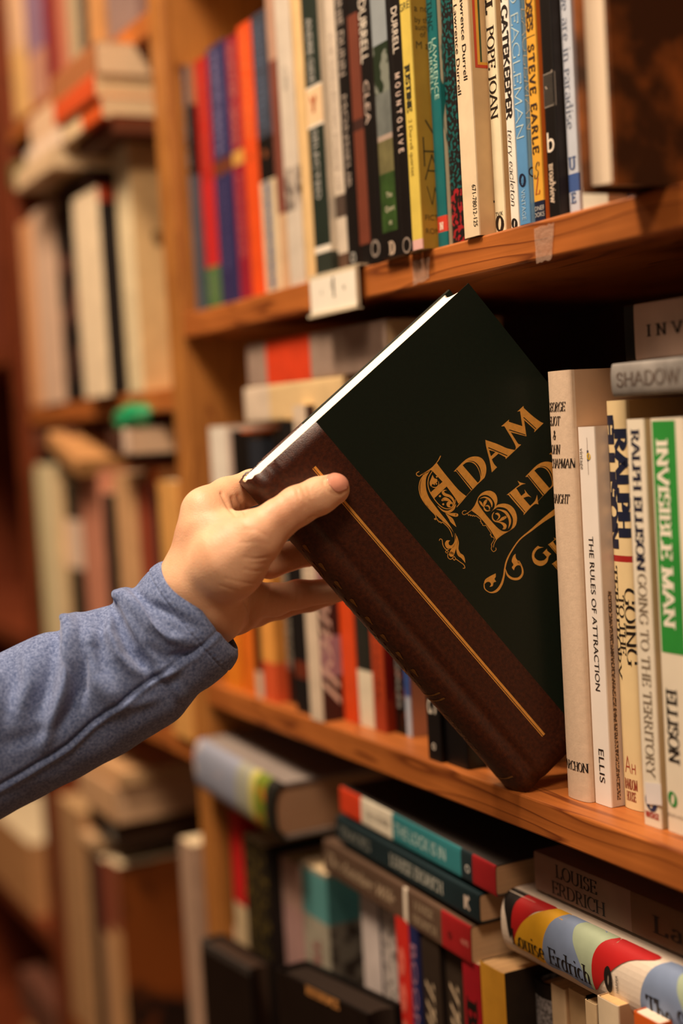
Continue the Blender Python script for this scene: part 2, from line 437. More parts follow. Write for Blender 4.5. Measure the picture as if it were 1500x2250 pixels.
def row(items, Z, Y0, yref, lastX=None):
    """stand books side by side on the shelf at height Z.  Each item: label, left and right edge of the
    spine in the photograph, height in metres or ('y', row of its top), then keyword extras"""
    prevX = lastX; prevpx = None; Y = Y0; out = []
    for it in items:
        label, xl, xr, top, spine = it[:5]
        k = dict(it[5]) if len(it) > 5 else {}
        yr = k.pop('yr', None)
        yl = yr if yr is not None else (yref(xl) if callable(yref) else yref)
        if 'Y' in k: Y = k.pop('Y')
        elif prevX is not None and prevpx is not None and xl > prevpx+1:
            d = ray(xl, yl); Y = CAM[1] + d[1]*(prevX+.0004-CAM[0])/d[0]
            Y = max(-.03, min(.075, Y))
        X0 = onY(xl, yl, Y)[0]
        if prevX is not None: X0 = max(X0, prevX+.0004) if (X0-prevX) < .012 or X0 < prevX else X0
        X1 = onY(xr, yl, Y)[0]
        if X1-X0 < .005: X1 = X0+.005
        t = X1-X0
        if isinstance(top, tuple): h = onY(xl, top[1], Y)[2]-Z
        else: h = top
        zof = lambda py: (onY(xl, py, Y)[2]-Z)/h
        if 'bands' in k: k['bands'] = [((zof(b_[1]), zof(b_[0]))+tuple(b_[2:])) if max(abs(b_[0]), abs(b_[1])) > 1.5 else b_ for b_ in k['bands']]
        if 'texts' in k:
            nt_ = []
            for tx in k['texts']:
                tx = dict(tx)
                if abs(tx['z']) > 1.5:
                    if 'pe' in tx: tx['len'] = zof(tx['z'])-zof(tx['pe'])
                    tx['z'] = zof(tx['z'])
                nt_.append(tx)
            k['texts'] = nt_
        if 'rects' in k: k['rects'] = [(r_[0], r_[1], r_[2], zof(r_[3]), zof(r_[4]), r_[5]) for r_ in k['rects']]
        d = k.pop('d', .135 if k.get('kind') != 'hb' else .15)
        lean = k.pop('lean', 0)
        mw = lean_mat((X0+X1)/2, Y, Z+.0002, lean)
        out.append(make_book(label, mw, t-.0003, h, d, spine, **k))
        prevX = X1; prevpx = xr
    return out

LIE = Matrix(((0, 0, -1, 0), (0, 1, 0, 0), (1, 0, 0, 0), (0, 0, 0, 1)))   # spine out, head to the left, title readable
def lying(label, Xl, Xr, Y, Zb, t, d, spine, yaw=0, tilt=0, push=0, **k):
    """a book lying flat with its spine to the aisle, from Xl to Xr, underside at Zb"""
    if push:      # set further into the shelf
        q = (Y+push-CAM[1])/(Y-CAM[1]); Y += push; Xl = CAM[0]+(Xl-CAM[0])*q; Xr = CAM[0]+(Xr-CAM[0])*q; Zb = CAM[2]+(Zb-CAM[2])*q; t *= q
    mw = Matrix.Translation((Xr, Y, Zb+t/2)) @ Matrix.Rotation(yaw, 4, 'Z') @ Matrix.Rotation(tilt, 4, 'Y') @ LIE
    return make_book(label, mw, t, Xr-Xl, d, spine, **k)
# ------------------------------------------------------------------ the bookcase
WOOD = wood('honey_pine', 'c87636', '7e3f1a', 'X', seed=.31)
WOODV = wood('honey_pine_upright', 'c68440', '935626', 'Z', seed=.77)
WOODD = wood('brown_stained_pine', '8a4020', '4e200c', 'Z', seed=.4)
BACK = mat('4a2010', .6, .25, 30, stretch=(20, 20, 2))
XA0, XA1 = -.472, -.440        # upright between the two bays
XB0, XB1 = -.985, -.925        # upright at the left of the far bay
XR = .62
PITCHZ = .295
def panel(name, a, b, m, label, cat, bev=.0012):
    c = [(a[i]+b[i])/2 for i in range(3)]
    k = MB(); k.box([a[i]-c[i] for i in range(3)], [b[i]-c[i] for i in range(3)], m)
    o = k.build(name); o.location = c
    if bev: bevel(o, bev, 2)
    return tag(o, label, cat)
# shelves of the near bay: the shelf board, its lip
panel('shelf_board', (XA1+.0005, .0, PITCHZ-.019), (XR, .235, PITCHZ), WOOD, 'honey pine shelf above the green book, taped along its edge', 'shelf')
panel('shelf_board', (XA1+.0005, .0, -.019), (XR, .235, 0), WOOD, 'honey pine shelf on which the green and brown book stands', 'shelf')
panel('shelf_board', (XA1+.0005, .0, -.319), (XR, .235, -.30), WOOD, 'pine shelf hidden under the lowest row of books', 'shelf')
panel('shelf_board', (XA1+.0005, .0, PITCHZ*2-.010), (XR, .235, PITCHZ*2+.009), WOOD, 'pine shelf over the uppermost row of books', 'shelf')
panel('upright_panel', (XA0, -.001, -.95), (XA1, .237, 1.25), WOODV, 'honey pine upright between the near and far bays', 'upright panel')
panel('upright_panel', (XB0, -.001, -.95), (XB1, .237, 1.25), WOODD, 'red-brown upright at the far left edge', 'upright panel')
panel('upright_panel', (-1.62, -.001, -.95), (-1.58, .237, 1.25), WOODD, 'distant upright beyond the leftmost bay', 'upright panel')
bk = panel('back_panel', (-1.62, .238, -.95), (XR, .246, 1.25), BACK, 'dark red-brown back board behind all the books', 'back panel', 0)
for z, lab in ((.5435, 'far bay shelf at the top, seen from below'), (.239, 'far bay shelf under the cream binder'), (-.055, 'far bay shelf level with the blue cuff'), (-.445, 'far bay shelf out of sight below the pale board')):
    panel('shelf_board', (XB1+.0005, .0, z-.019), (XA0-.0005, .235, z), WOOD, lab, 'shelf')
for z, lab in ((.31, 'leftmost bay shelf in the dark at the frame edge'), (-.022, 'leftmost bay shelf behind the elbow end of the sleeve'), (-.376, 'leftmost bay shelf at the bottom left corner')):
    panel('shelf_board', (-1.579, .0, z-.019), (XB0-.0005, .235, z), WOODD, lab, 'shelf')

# the room the light bounces in
fl = MB(); fl.box((-4, -3, -1.02), (3, .3, -1.0), mat('6b4a30', .6, .2, 3)); tag(fl.build('floor'), kind='structure')
wl = MB(); wl.box((-4, .3, -1.0), (3, .34, 1.9), mat('8a6a48', .8, .1, 3)); tag(wl.build('wall_back'), kind='structure')
wl = MB(); wl.box((-4.04, -3, -1.0), (-4, .3, 1.9), mat('8a6a48', .8, .1, 3)); tag(wl.build('wall_left'), kind='structure')

# label holder on the taped shelf
def label_holder():
    a = onY(688, 660, -.002)[0]; b = onY(797, 630, -.002)[0]
    mw = Matrix.Translation(((a+b)/2, -.0005, PITCHZ-.0095)); W2 = (b-a)/2
    r = empty('shelf_label_holder', mw, 'clear angled holder with a white card clipped to the shelf edge', 'label holder')
    pl = mat('cfc0a4', .25, .05)
    m = MB(); m.box((-W2, -.0035, -.0145), (W2, -.0022, .0105), pl); m.box((-W2, -.0035, .0105), (W2, .02, .0115), pl)
    m.box((-W2, -.006, -.0155), (W2, -.0022, -.0135), pl); m.box((W2-.001, -.006, -.0145), (W2, -.0022, .0105), pl)
    m.build('clip', r)
    c = MB(); c.box((-W2+.002, -.0042, -.0130), (W2-.003, -.0036, .0085), mat('f2ead8', .5, .03))
    k = mat('2a2420', .5)
    for s_, sz, x, z in (('G', .0055, 0, -.001), ('c', .004, -.016, -.002), ('o', .004, .015, -.002), ('I', .012, .0008, -.005)):
        V, F = serif(s_, **ROM); x0 = sum(p[0] for p in V)/len(V)
        c.add([(x+(u-x0)*sz, -.00435, z+v*sz) for u, v in V], F, k)
    c.build('card', r)
    return a, b
LHA, LHB = label_holder()
# pieces of clear tape
TAPE = bpy.data.materials.new('clear_tape'); TAPE.use_nodes = True
_b = TAPE.node_tree.nodes['Principled BSDF']; _b.inputs['Base Color'].default_value = (.62, .42, .30, 1); _b.inputs['Roughness'].default_value = .25; _b.inputs['Alpha'].default_value = .42
_n = TAPE.node_tree.nodes.new('ShaderNodeTexNoise'); _n.inputs['Scale'].default_value = 260
_t = TAPE.node_tree.nodes.new('ShaderNodeTexCoord'); TAPE.node_tree.links.new(_t.outputs['Object'], _n.inputs['Vector'])
_p = TAPE.node_tree.nodes.new('ShaderNodeBump'); _p.inputs['Strength'].default_value = .8; _p.inputs['Distance'].default_value = .001
TAPE.node_tree.links.new(_n.outputs[0], _p.inputs['Height']); TAPE.node_tree.links.new(_p.outputs[0], _b.inputs['Normal'])
for (pa, pb, pc, pd), lab in ((((1173, 500), (1217, 490), (1212, 570), (1178, 577)), 'strip of clear tape on the shelf edge under the black spine'),
                              (((906, 573), (944, 566), (942, 612), (908, 628)), 'strip of clear tape on the shelf edge under the yellow spine')):
    P = [onY(*q, -.0004) for q in (pa, pb, pc, pd)]
    c = sum(P)/4; m = MB(); n = 8; V = []
    for j in range(n+1):
        for i in range(n+1):
            u, v = i/n, j/n
            q = (P[0]*(1-u)+P[1]*u)*(1-v)+(P[3]*(1-u)+P[2]*u)*v
            q = q + np.array([0, -.00025*random.random(), random.uniform(-.0006, .0006) if j in (0, n) else 0])
            V.append(q-c)
    F = [(j*(n+1)+i, (j+1)*(n+1)+i, (j+1)*(n+1)+i+1, j*(n+1)+i+1) for j in range(n) for i in range(n)]
    m.add(V, F, TAPE, True); o = m.build('clear_tape'); o.location = c; tag(o, lab, 'tape', 'clear tape on the shelf edge')

# ------------------------------------------------------------------ upper row
def lip(x): return 590-.258*(x-803)
lip2 = lambda x: lip(x)-4
c_ = mat
SLATE = c_('3a3f4c', .5, .2); RED = c_('b3241c', .4); GRN = c_('4c7040', .5); NAVY = c_('2c2a55', .45); CRIM = c_('8e1c30', .45)
ORG = c_('e0501c', .45); CREAM = c_('e6d3ac', .6); GREYW = c_('cdc0ae', .6); DKG = c_('1f2a20', .5); BLK = c_('15100e', .4)
BRN = c_('6a3420', .5); TEAL = c_('14696c', .4); YEL = c_('d8bf55', .5); OLIVE = c_('a8842c', .55); WHITE = c_('ece2d0', .5)
BLUE = c_('5b93c4', .45); BLUE2 = c_('7db0d8', .45); GOLDY = c_('e3a93a', .45); NAVYD = c_('1a2038', .45); TAN = c_('b08a5c', .6)
PALEG = c_('c9c6bd', .5)
CLOTHR = mat('140d0d', .5, c2='0f5a58', thr=(.52, .56), scale=420, detail=1)
CLOTHR2 = mat('140d0d', .5, c2='a01a22', thr=(.50, .55), scale=300, detail=1)
LAND1 = c_('8f979a', .5, .12, 30); LAND2 = c_('6a6f6a', .5, .2, 90); LAND3 = c_('6a6440', .5, .4, 60); LAND4 = c_('2f4a1c', .5, .4, 90)
TREE = mat('7b8074', .5, c2='1c2a14', thr=(.45, .5), scale=70)
BORD1, BORD2, BORD3 = c_('c8482c', .5), c_('e0a83c', .5), c_('3c4c30', .5)
CAPB = dict(T=.24, t=.15, sl=0)
upper = [
 ('slate blue paperback spine against the near side of the upright on the upper shelf', 420, 442, ('y', 134), SLATE, dict(yr=674, bands=((225, 385, BLK), (385, 690, c_('4a5662'))), side=TAN, texts=[TP('A HISTORY OF', .006, 150, 370, c_('8a8e96'))])),
 ('red spine with a small green foot, second from the upright', 456, 485, ('y', 117), RED, dict(yr=668, bands=((590, 690, GRN), (400, 590, c_('c02020'))), texts=[TP('THE RED TRAIN', .007, 140, 370, c_('d85a48')), TP('VINT', .006, 600, 660, c_('9aa080'))])),
 ('navy purple spine with pale lettering between two red books', 486, 527, ('y', 88), NAVY, dict(yr=660, bands=((350, 385, BRN, 'S'),), texts=[TP('MARGUERITE', .007, 105, 340, c_('9a93b8'), x=-.004), TP('COMPTON', .007, 105, 330, c_('7a78a8'), x=.005), TP('NORTH WIND', .005, 400, 600, c_('6a6498'))])),
 ('crimson spine with a gold round emblem, left of the orange book', 528, 552, ('y', 66), CRIM, dict(yr=652, bands=((328, 360, c_('d09a48'), 'S'),), texts=[TP('GUNTER GRASS', .008, 80, 315, c_('d88a7a')), TP('FLOUNDER', .007, 385, 570, c_('c86a64'))])),
 ('bright orange spine on the upper shelf', 553, 584, ('y', 38), ORG, dict(yr=646, side=c_('c01818'), texts=[TP('LOVE STORIES', .007, 60, 300, c_('f08a4a')), T_('o', .005, 350, c_('7a4a1c'), dir='h', f=BLACKF)])),
 ('dark slate and cream spine right of the orange book', 584, 618, ('y', 16), SLATE, dict(yr=640, bands=((398, 670, c_('d8c4a0')), (300, 398, BLK)), texts=[TP('GOOD INTENT', .010, 40, 280, c_('62728e')), T_('o', .007, 345, c_('a05a30'), dir='h', f=BLACKF), TP('IIIIIII', .009, 400, 640, c_('46587c'), f=BLACKF)])),
 ('thin rust brown spine with a cream foot', 619, 636, .245, c_('7a4030'), dict(yr=636, bands=((470, 670, c_('caa680')), (-100, 120, c_('b89078'))))),
 ('pale grey spine with a small dark photograph low down', 637, 670, .25, GREYW, dict(yr=632, Y=.004, bands=((370, 465, mat('cdbfae', .5, c2='3a2a28', scale=90)),), side=CREAM, texts=[TP('ON', .007, 140, 190, c_('a09a90'))])),
 ('cream spine beside the dark green label book', 674, 694, .25, c_('e0bc84'), dict(yr=624)),
 ('white spine with dark green panels and a small orange device', 694, 728, .255, WHITE, dict(yr=616, Y=-.002, bands=((-100, 185, DKG, 'S'), (278, 545, DKG, 'S'), (190, 272, c_('e8c69a'), 'S'), (560, 640, c_('2a3026'))), side=c_('cfc3b0'), texts=[TP('SELECTED', .006, 285, 440, PALEG), TP('ANDRE GIDE', .007, 30, 178, PALEG), T_('Y', .010, 245, c_('b0552a'), dir='h', f=BLACKF)])),
 ('light grey paperback with fine print, left of the first black spine', 744, 766, .26, c_('cfc0ac'), dict(yr=604, bands=((430, 480, c_('4a3a30'), 'S'), (560, 640, c_('5a4030'), 'S')), texts=[TP('THE COLLECTED POEMS OF', .004, 60, 420, c_('9a8a7c'))])),
 ('black spine with white capitals, first of the black group', 766, 790, .26, BLK, dict(yr=600, Y=.002, side=c_('5e2c1a'), texts=[TP('ANNIE DUNN', .0075, -60, 160, c_('b0a294')), TP('MONSIEUR', .006, 205, 415, c_('a89a8c')), T_('O', .006, 580, PALEG, dir='h')])),
 ('red-brown spine with a black foot and thin teal edge', 792, 815, .255, c_('6e3420'), dict(yr=593, side=TEAL, bands=((540, 640, BLK), (-50, 20, BLK), (260, 285, c_('3a1c14'))))),
 ('black spine with pale capitals left of the landscape cover', 816, 838, .262, BLK, dict(yr=588, Y=.0, texts=[TP('E. DURRELL', .0085, -50, 130, WHT), TP('CLEA', .006, 172, 270, c_('cfb8a8')), T_('O', .010, 568, c_('9a8c80'), dir='h')],
   side=BLK, d=.13)),
 ('black paperback turned to show a misty landscape with a palm', 838, 886, .262, BLK, dict(yr=582, Y=-.004, left=BLK, rects=[('S', -.0090, .0084, 95, -160, LAND1), ('S', -.0090, .0084, 205, 95, TREE), ('S', -.0090, .0084, 300, 205, LAND2), ('S', -.0090, .0084, 312, 300, c_('a89484')), ('S', -.0090, .0084, 385, 312, LAND3), ('S', -.0090, .0084, 515, 385, LAND4)], texts=[T_('D', .0075, 566, c_('d0b8a0'), dir='h', f=SLAB, x=.001), T_('The', .003, 440, c_('cfc6a8'), dir='h', x=.001), T_('Quart', .003, 470, c_('cfc6a8'), dir='h', x=.001), T_('et', .003, 500, c_('cfc6a8'), dir='h', x=.001)])),
 ('black spine with widely spaced white capitals left of the yellow book', 884, 906, .262, BLK, dict(yr=566, Y=-.006, texts=[TP('DURRELL', .0062, 5, 110, WHT), TP('MOUNTOLIVE', .0052, 155, 335, c_('d8c0b0'), f=dict(T=.16, t=.16, sl=0, track=.6)), T_('O', .009, 560, c_('8a7c70'), dir='h')])),
 ('yellow spine lettered JUSTINE', 906, 928, .262, YEL, dict(yr=560, Y=-.0065, side=OLIVE, bands=((530, 620, c_('e0b0a8'), 'S'),), texts=[TP('JUSTINE', .0052, 136, 245, c_('2a2a1c'), f=SLAB), TP('2 Durrell quartet', .0036, 260, 388, c_('9a8838')), T_('GRE', .004, 12, c_('6a6438'), dir='h'), T_('a novel', .0036, 20, c_('4a4020'), on='R', dir='h', ax=0, x=.003), T_('by the', .003, 45, c_('4a4020'), on='R', dir='h', x=.003), T_('author', .003, 62, c_('4a4020'), on='R', dir='h', x=.003), T_('of', .003, 78, c_('4a4020'), on='R', dir='h', x=.006), T_('M a', .004, 105, c_('4a4020'), on='R', dir='h', x=.003),
   T_('Y', .018, 340, c_('4a4020'), on='R', dir='h', x=.006, f=THIN), T_('A', .014, 400, c_('4a4020'), on='R', dir='h', x=.004, f=THIN), T_('H', .016, 370, c_('4a4020'), on='R', dir='h', x=.004, f=THIN), T_('W', .010, 455, c_('4a4020'), on='R', dir='h', x=.005, f=THIN), T_('FICTION', .003, 490, c_('4a4020'), on='R', dir='h', x=.003), T_('ROMANCE', .003, 520, c_('4a4020'), on='R', dir='h', x=.003)])),
 ('teal spine with a torn whitish edge and small red device', 962, 984, .262, TEAL, dict(yr=546, side=mat('cfc6a8', .6, c2='0c6a68', thr=(.50, .56), scale=160, stretch=(1, 1, .2)), bands=((478, 513, c_('d0402c'), 'S'),), texts=[TP('LAWRENCE', .0040, 80, 218, c_('a8d0bc'), x=.0022), TP('DURRELL', .0036, 84, 200, c_('a8d0bc'), x=-.0024), TP('TUNC', .005, -10, 60, c_('0a3a3c'), x=-.001), T_('N', .004, 508, WHT, dir='h', f=SLAB)])),
 ('black paperback flecked with red and teal', 988, 1018, .262, CLOTHR2, dict(yr=539, Y=.006, bands=((-200, 420, CLOTHR),), side=CLOTHR)),
 ('thick cream paperback numbered 671-78012-125 on its spine', 1019, 1053, .265, c_('e6d0ac'), dict(yr=531, Y=-.002, side=c_('cfae80'), texts=[TP('TUNC - Lawrence Durrell', .0034, -110, 205, INK, x=-.0042), TP('NUNQUAM ETC - Lawrence Durrell', .0036, -260, 178, INK, x=.0024), TP('671-78012-125', .0034, 413, 505, INK, x=.0048, f='sans'), T_('"E', .0048, 470, INK, on='R', dir='h', x=.010, f=ROM)],
     rects=[('R', .003, .0046, 155, -200, BORD1), ('R', .0046, .0062, 148, -200, BORD2), ('R', .0062, .0074, 142, -200, BORD3), ('R', .0046, .016, 155, 148, BORD1), ('R', .0062, .016, 148, 142, BORD2)])),
 ('cream spine lettered POPE JOAN', 1088, 1110, .262, c_('e8dcb8'), dict(yr=513, side=c_('bb9a6c'), texts=[TP('POPE JOAN', .0066, 52, 262, INK, f=ROM), TP('LL', .0066, -30, 24, INK, f=SLAB), T_('TV/K', .0022, 478, INK, dir='h'), T_('O', .0075, 511, INK, dir='h', f=BLACKF)])),
 ('white spine lettered GATEKEEPER in heavy black', 1122, 1140, .262, c_('f0e8d8'), dict(yr=504, Y=.003, texts=[TP('THE GATEKEEPER', .0052, -90, 262, INK, f=CAPB), TP('terry eagleton', .0044, 285, 455, INK, f=dict(T=.07, t=.05, sl=0, slant=.25)), T_('X', .0065, 504, INK, dir='h', f=BLACKF)])),
 ('sky blue spine lettered EAGLEMAN', 1141, 1165, .262, BLUE, dict(yr=500, Y=.001, side=BLUE2, texts=[TP('DAVID EAGLEMAN', .0062, -160, 305, c_('c8dcd8'), f=THIN), T_('O', .0058, 412, NAVYD, dir='h', f=BLACKF), T_('H', .0022, 405, BLUE, dir='h', f=SLAB), TP('VINTAGE', .0032, 420, 487, c_('a8c8dc')), TP('EAGLEMAN', .0042, 20, 290, c_('d8e4e0'), on='R', x=.0006, f=THIN), T_('O', .005, 395, NAVYD, on='R', dir='h', x=.0005)])),
 ('golden yellow spine lettered STEVE EARLE', 1174, 1196, .262, GOLDY, dict(yr=490, side=c_('d86a24'), bands=((445, 560, NAVYD, 'S'),), texts=[TP('ROSES', .0050, -40, 65, c_('3a2418'), f=CAPB), TP('STEVE EARLE', .0050, 95, 340, c_('3a2418'), f=dict(T=.2, t=.16, sl=0, track=.2)), T_('RDNER', .0022, 466, PALEG, dir='h'), T_('OOKS', .0022, 480, PALEG, dir='h'), T_('S', .008, 395, c_('6a5030'), dir='h', f=SCRIPT), T_('L', .008, 430, c_('b0502c'), dir='h', f=SCRIPT)],
    rects=[('S', -.0035, .0035, 77.5, 76, c_('3a2418'))])),
 ('black spine with a white lowercase b emblem', 1206, 1230, .262, c_('1a1614', .35), dict(yr=482, Y=.004, side=c_('241c18'), texts=[T_('b', .0095, 336, WHT, dir='h', f='sans'), TP('broadview', .0046, 362, 450, c_('d8c4ac'), f=dict(T=.16, t=.1, sl=.05)), T_('K', .016, 232, c_('b0a090'), dir='h', f=THIN)],
    rects=[('S', -.0042, .0045, 236, 160, c_('8a8074')), ('S', -.0036, .0039, 233.5, 162.5, c_('1c1816'))])),
 ('pale bluish white spine lettered we are in paradise', 1250, 1274, .262, c_('ccd2dc'), dict(yr=470, texts=[TP('we are in paradise', .0056, -30, 285, c_('7a8496'), f=dict(T=.1, t=.06, sl=.03)), T_('U', .006, 375, c_('5a6c94'), dir='h', f=SLAB), T_('E', .005, 450, c_('5a6c94'), dir='h', f=SLAB)], bands=((385, 425, c_('44609c'), 'S'),))),
 ('short white booklet tucked behind the brown hardback', 1278, 1336, ('y', 414), c_('e8dcc4'), dict(yr=452, Y=.002, d=.09)),
 ('dark navy booklet low at the right of the upper shelf', 1340, 1404, ('y', 402), c_('1c2434'), dict(yr=437, Y=.012, d=.09)),
]
row(upper, PITCHZ, .012, None, XA1+.001)
# brown hardback standing fore-edge out on the upper shelf, jutting over its edge
MOTT = mat('3a200e', .45, c2='a05a24', thr=(.48, .72), scale=26, detail=6)
MOTT2 = mat('1c1008', .45, c2='6a3a16', thr=(.5, .7), scale=30, detail=6)
def turned_book(label, X0, X1, Yf, Z, h, d, m, page):
    # fore-edge towards the aisle
    mw = Matrix.Translation(((X0+X1)/2, Yf+d, Z)) @ Matrix.Rotation(math.pi, 4, 'Z')
    return make_book(label, mw, X1-X0, h, d, m, kind='hb', page=page)
_a = onY(1277, 398, -.028)[0]; _b = onY(1352, 400, -.028)[0]
turned_book('tall brown mottled hardback standing fore-edge out at the top right', _a, _b, -.028, PITCHZ+.0002, .27, .18, MOTT, 'f0dcc0')

# ------------------------------------------------------------------ middle shelf, left group
mid = [
 ('white spine at the foot of the upright behind the hand', 492, 528, ('y', 937), c_('e6dccb'), dict(yr=1485, Y=.004, bands=((0, .6, c_('e8831e')),))),
 ('orange and black spine nearest the blue cuff', 540, 560, ('y', 945), BLK, dict(yr=1494, Y=.004, side=c_('e06a1c'), bands=((0, .55, c_('e8741c')),))),
 ('thin black and red spine behind the fingers', 562, 576, ('y', 950), BLK, dict(yr=1500, bands=((0, .1, c_('c8b8a0')), (.1, .6, c_('a83020'), 'R')))),
 ('amber orange spine left of the black pair', 577, 606, ('y', 965), c_('eaa04a'), dict(yr=1506, side=c_('d08a3c'), bands=((0, .15, c_('d8582c')), (.7, 1, c_('20242c'))))),
 ('black spine with silver capitals under the fingers', 612, 646, .200, BLK, dict(yr=1503, Y=.014, texts=[T_('BOOKER PRIZE', .008, .62, c_('8a8478'), f=SLAB, len=.5)])),
 ('black spine with a small red blot left of the banded cover', 650, 680, .205, c_('120d0c'), dict(yr=1542, Y=.004, bands=((.12, .18, c_('6a2a14'), 'S'),))),
 ('cream spine with looping script left of the mauve banded cover', 681, 708, .215, c_('d9c4aa'), dict(yr=1570, Y=.0, side=c_('3c211c'), left=CREAM, bands=((.14, .27, c_('a58692'), 'R'), (.40, .54, c_('a58692'), 'R'), (.68, .80, c_('a58692'), 'R')),
   texts=[T_('Cabell', .012, .55, WHT, f=SCRIPT, on='R', dir='down', x=.002, len=.5), T_('JAMES BRANCH', .004, .95, c_('8a6a50'), len=.5)])),
 ('bright red-orange spine behind the green book', 757, 788, .22, c_('de4a14'), dict(yr=1602, texts=[T_('PENGUIN', .005, .8, c_('b83a10'), len=.3)])),
 ('dark green spine with a white foot', 791, 823, .21, c_('1c2018'), dict(yr=1612, bands=((0, .18, c_('e8dcc0')), (.18, .9, c_('7a6a4a'), 'L')), texts=[T_('FAULKNER', .006, .7, PALEG, len=.3)])),
 ('rust orange spine in the middle of the middle shelf', 824, 850, .21, c_('b8441c'), dict(yr=1625, side=c_('8c1810'), bands=((.0, .1, c_('a83c1c')),), texts=[T_('MADRE', .005, .3, c_('5a1c10'), len=.2)])),
 ('dark spine flecked with copper', 872, 894, .21, mat('140d0a', .4, c2='7a3414', thr=(.55, .6), scale=90), dict(yr=1646, texts=[T_('BOWLES', .004, .26, PALEG, len=.18)])),
 ('thin pale blue spine beside the pinkish cover', 895, 907, .215, c_('b8c4d4'), dict(yr=1664, side=c_('e0b8a0'), bands=((.12, .25, c_('3c5a9c'), 'S'),), texts=[T_('Hilly', .010, .22, INK, on='R', dir='h', x=.002), T_('the', .007, .16, INK, on='R', dir='h', x=.004)])),
 ('black spine with the last letters of a white title', 941, 970, .215, c_('191514', .4), dict(yr=1680, Y=.003, texts=[T_('MCLEAG', .009, .40, WHT, f='sans', len=.27), T_('o', .006, .03, WHT, dir='h')])),
 ('black paperback cover just under the leaning green book', 972, 1028, .205, c_('110e0e', .4), dict(yr=1690, Y=.006)),
 ('cream paperback foot seen under the spine of the green book', 1030, 1104, .19, c_('e8d2aa'), dict(yr=1700, Y=.018)),
]
row(mid, 0, .004, None, XA1+.001)
lying('grey and orange spined paperback lying on the row under the shelf', -.340, -.128, .010, .2322, .031, .085, c_('a08878'), bands=((.50, .84, c_('d8401a'), 'SRL'),), page='c8a880')
lying('cream paperback lying below the orange and grey one', -.345, -.185, .008, .2062, .0255, .10, c_('e0c08c'), bands=((.72, 1, c_('d8c4ac')),), page='d8b488')

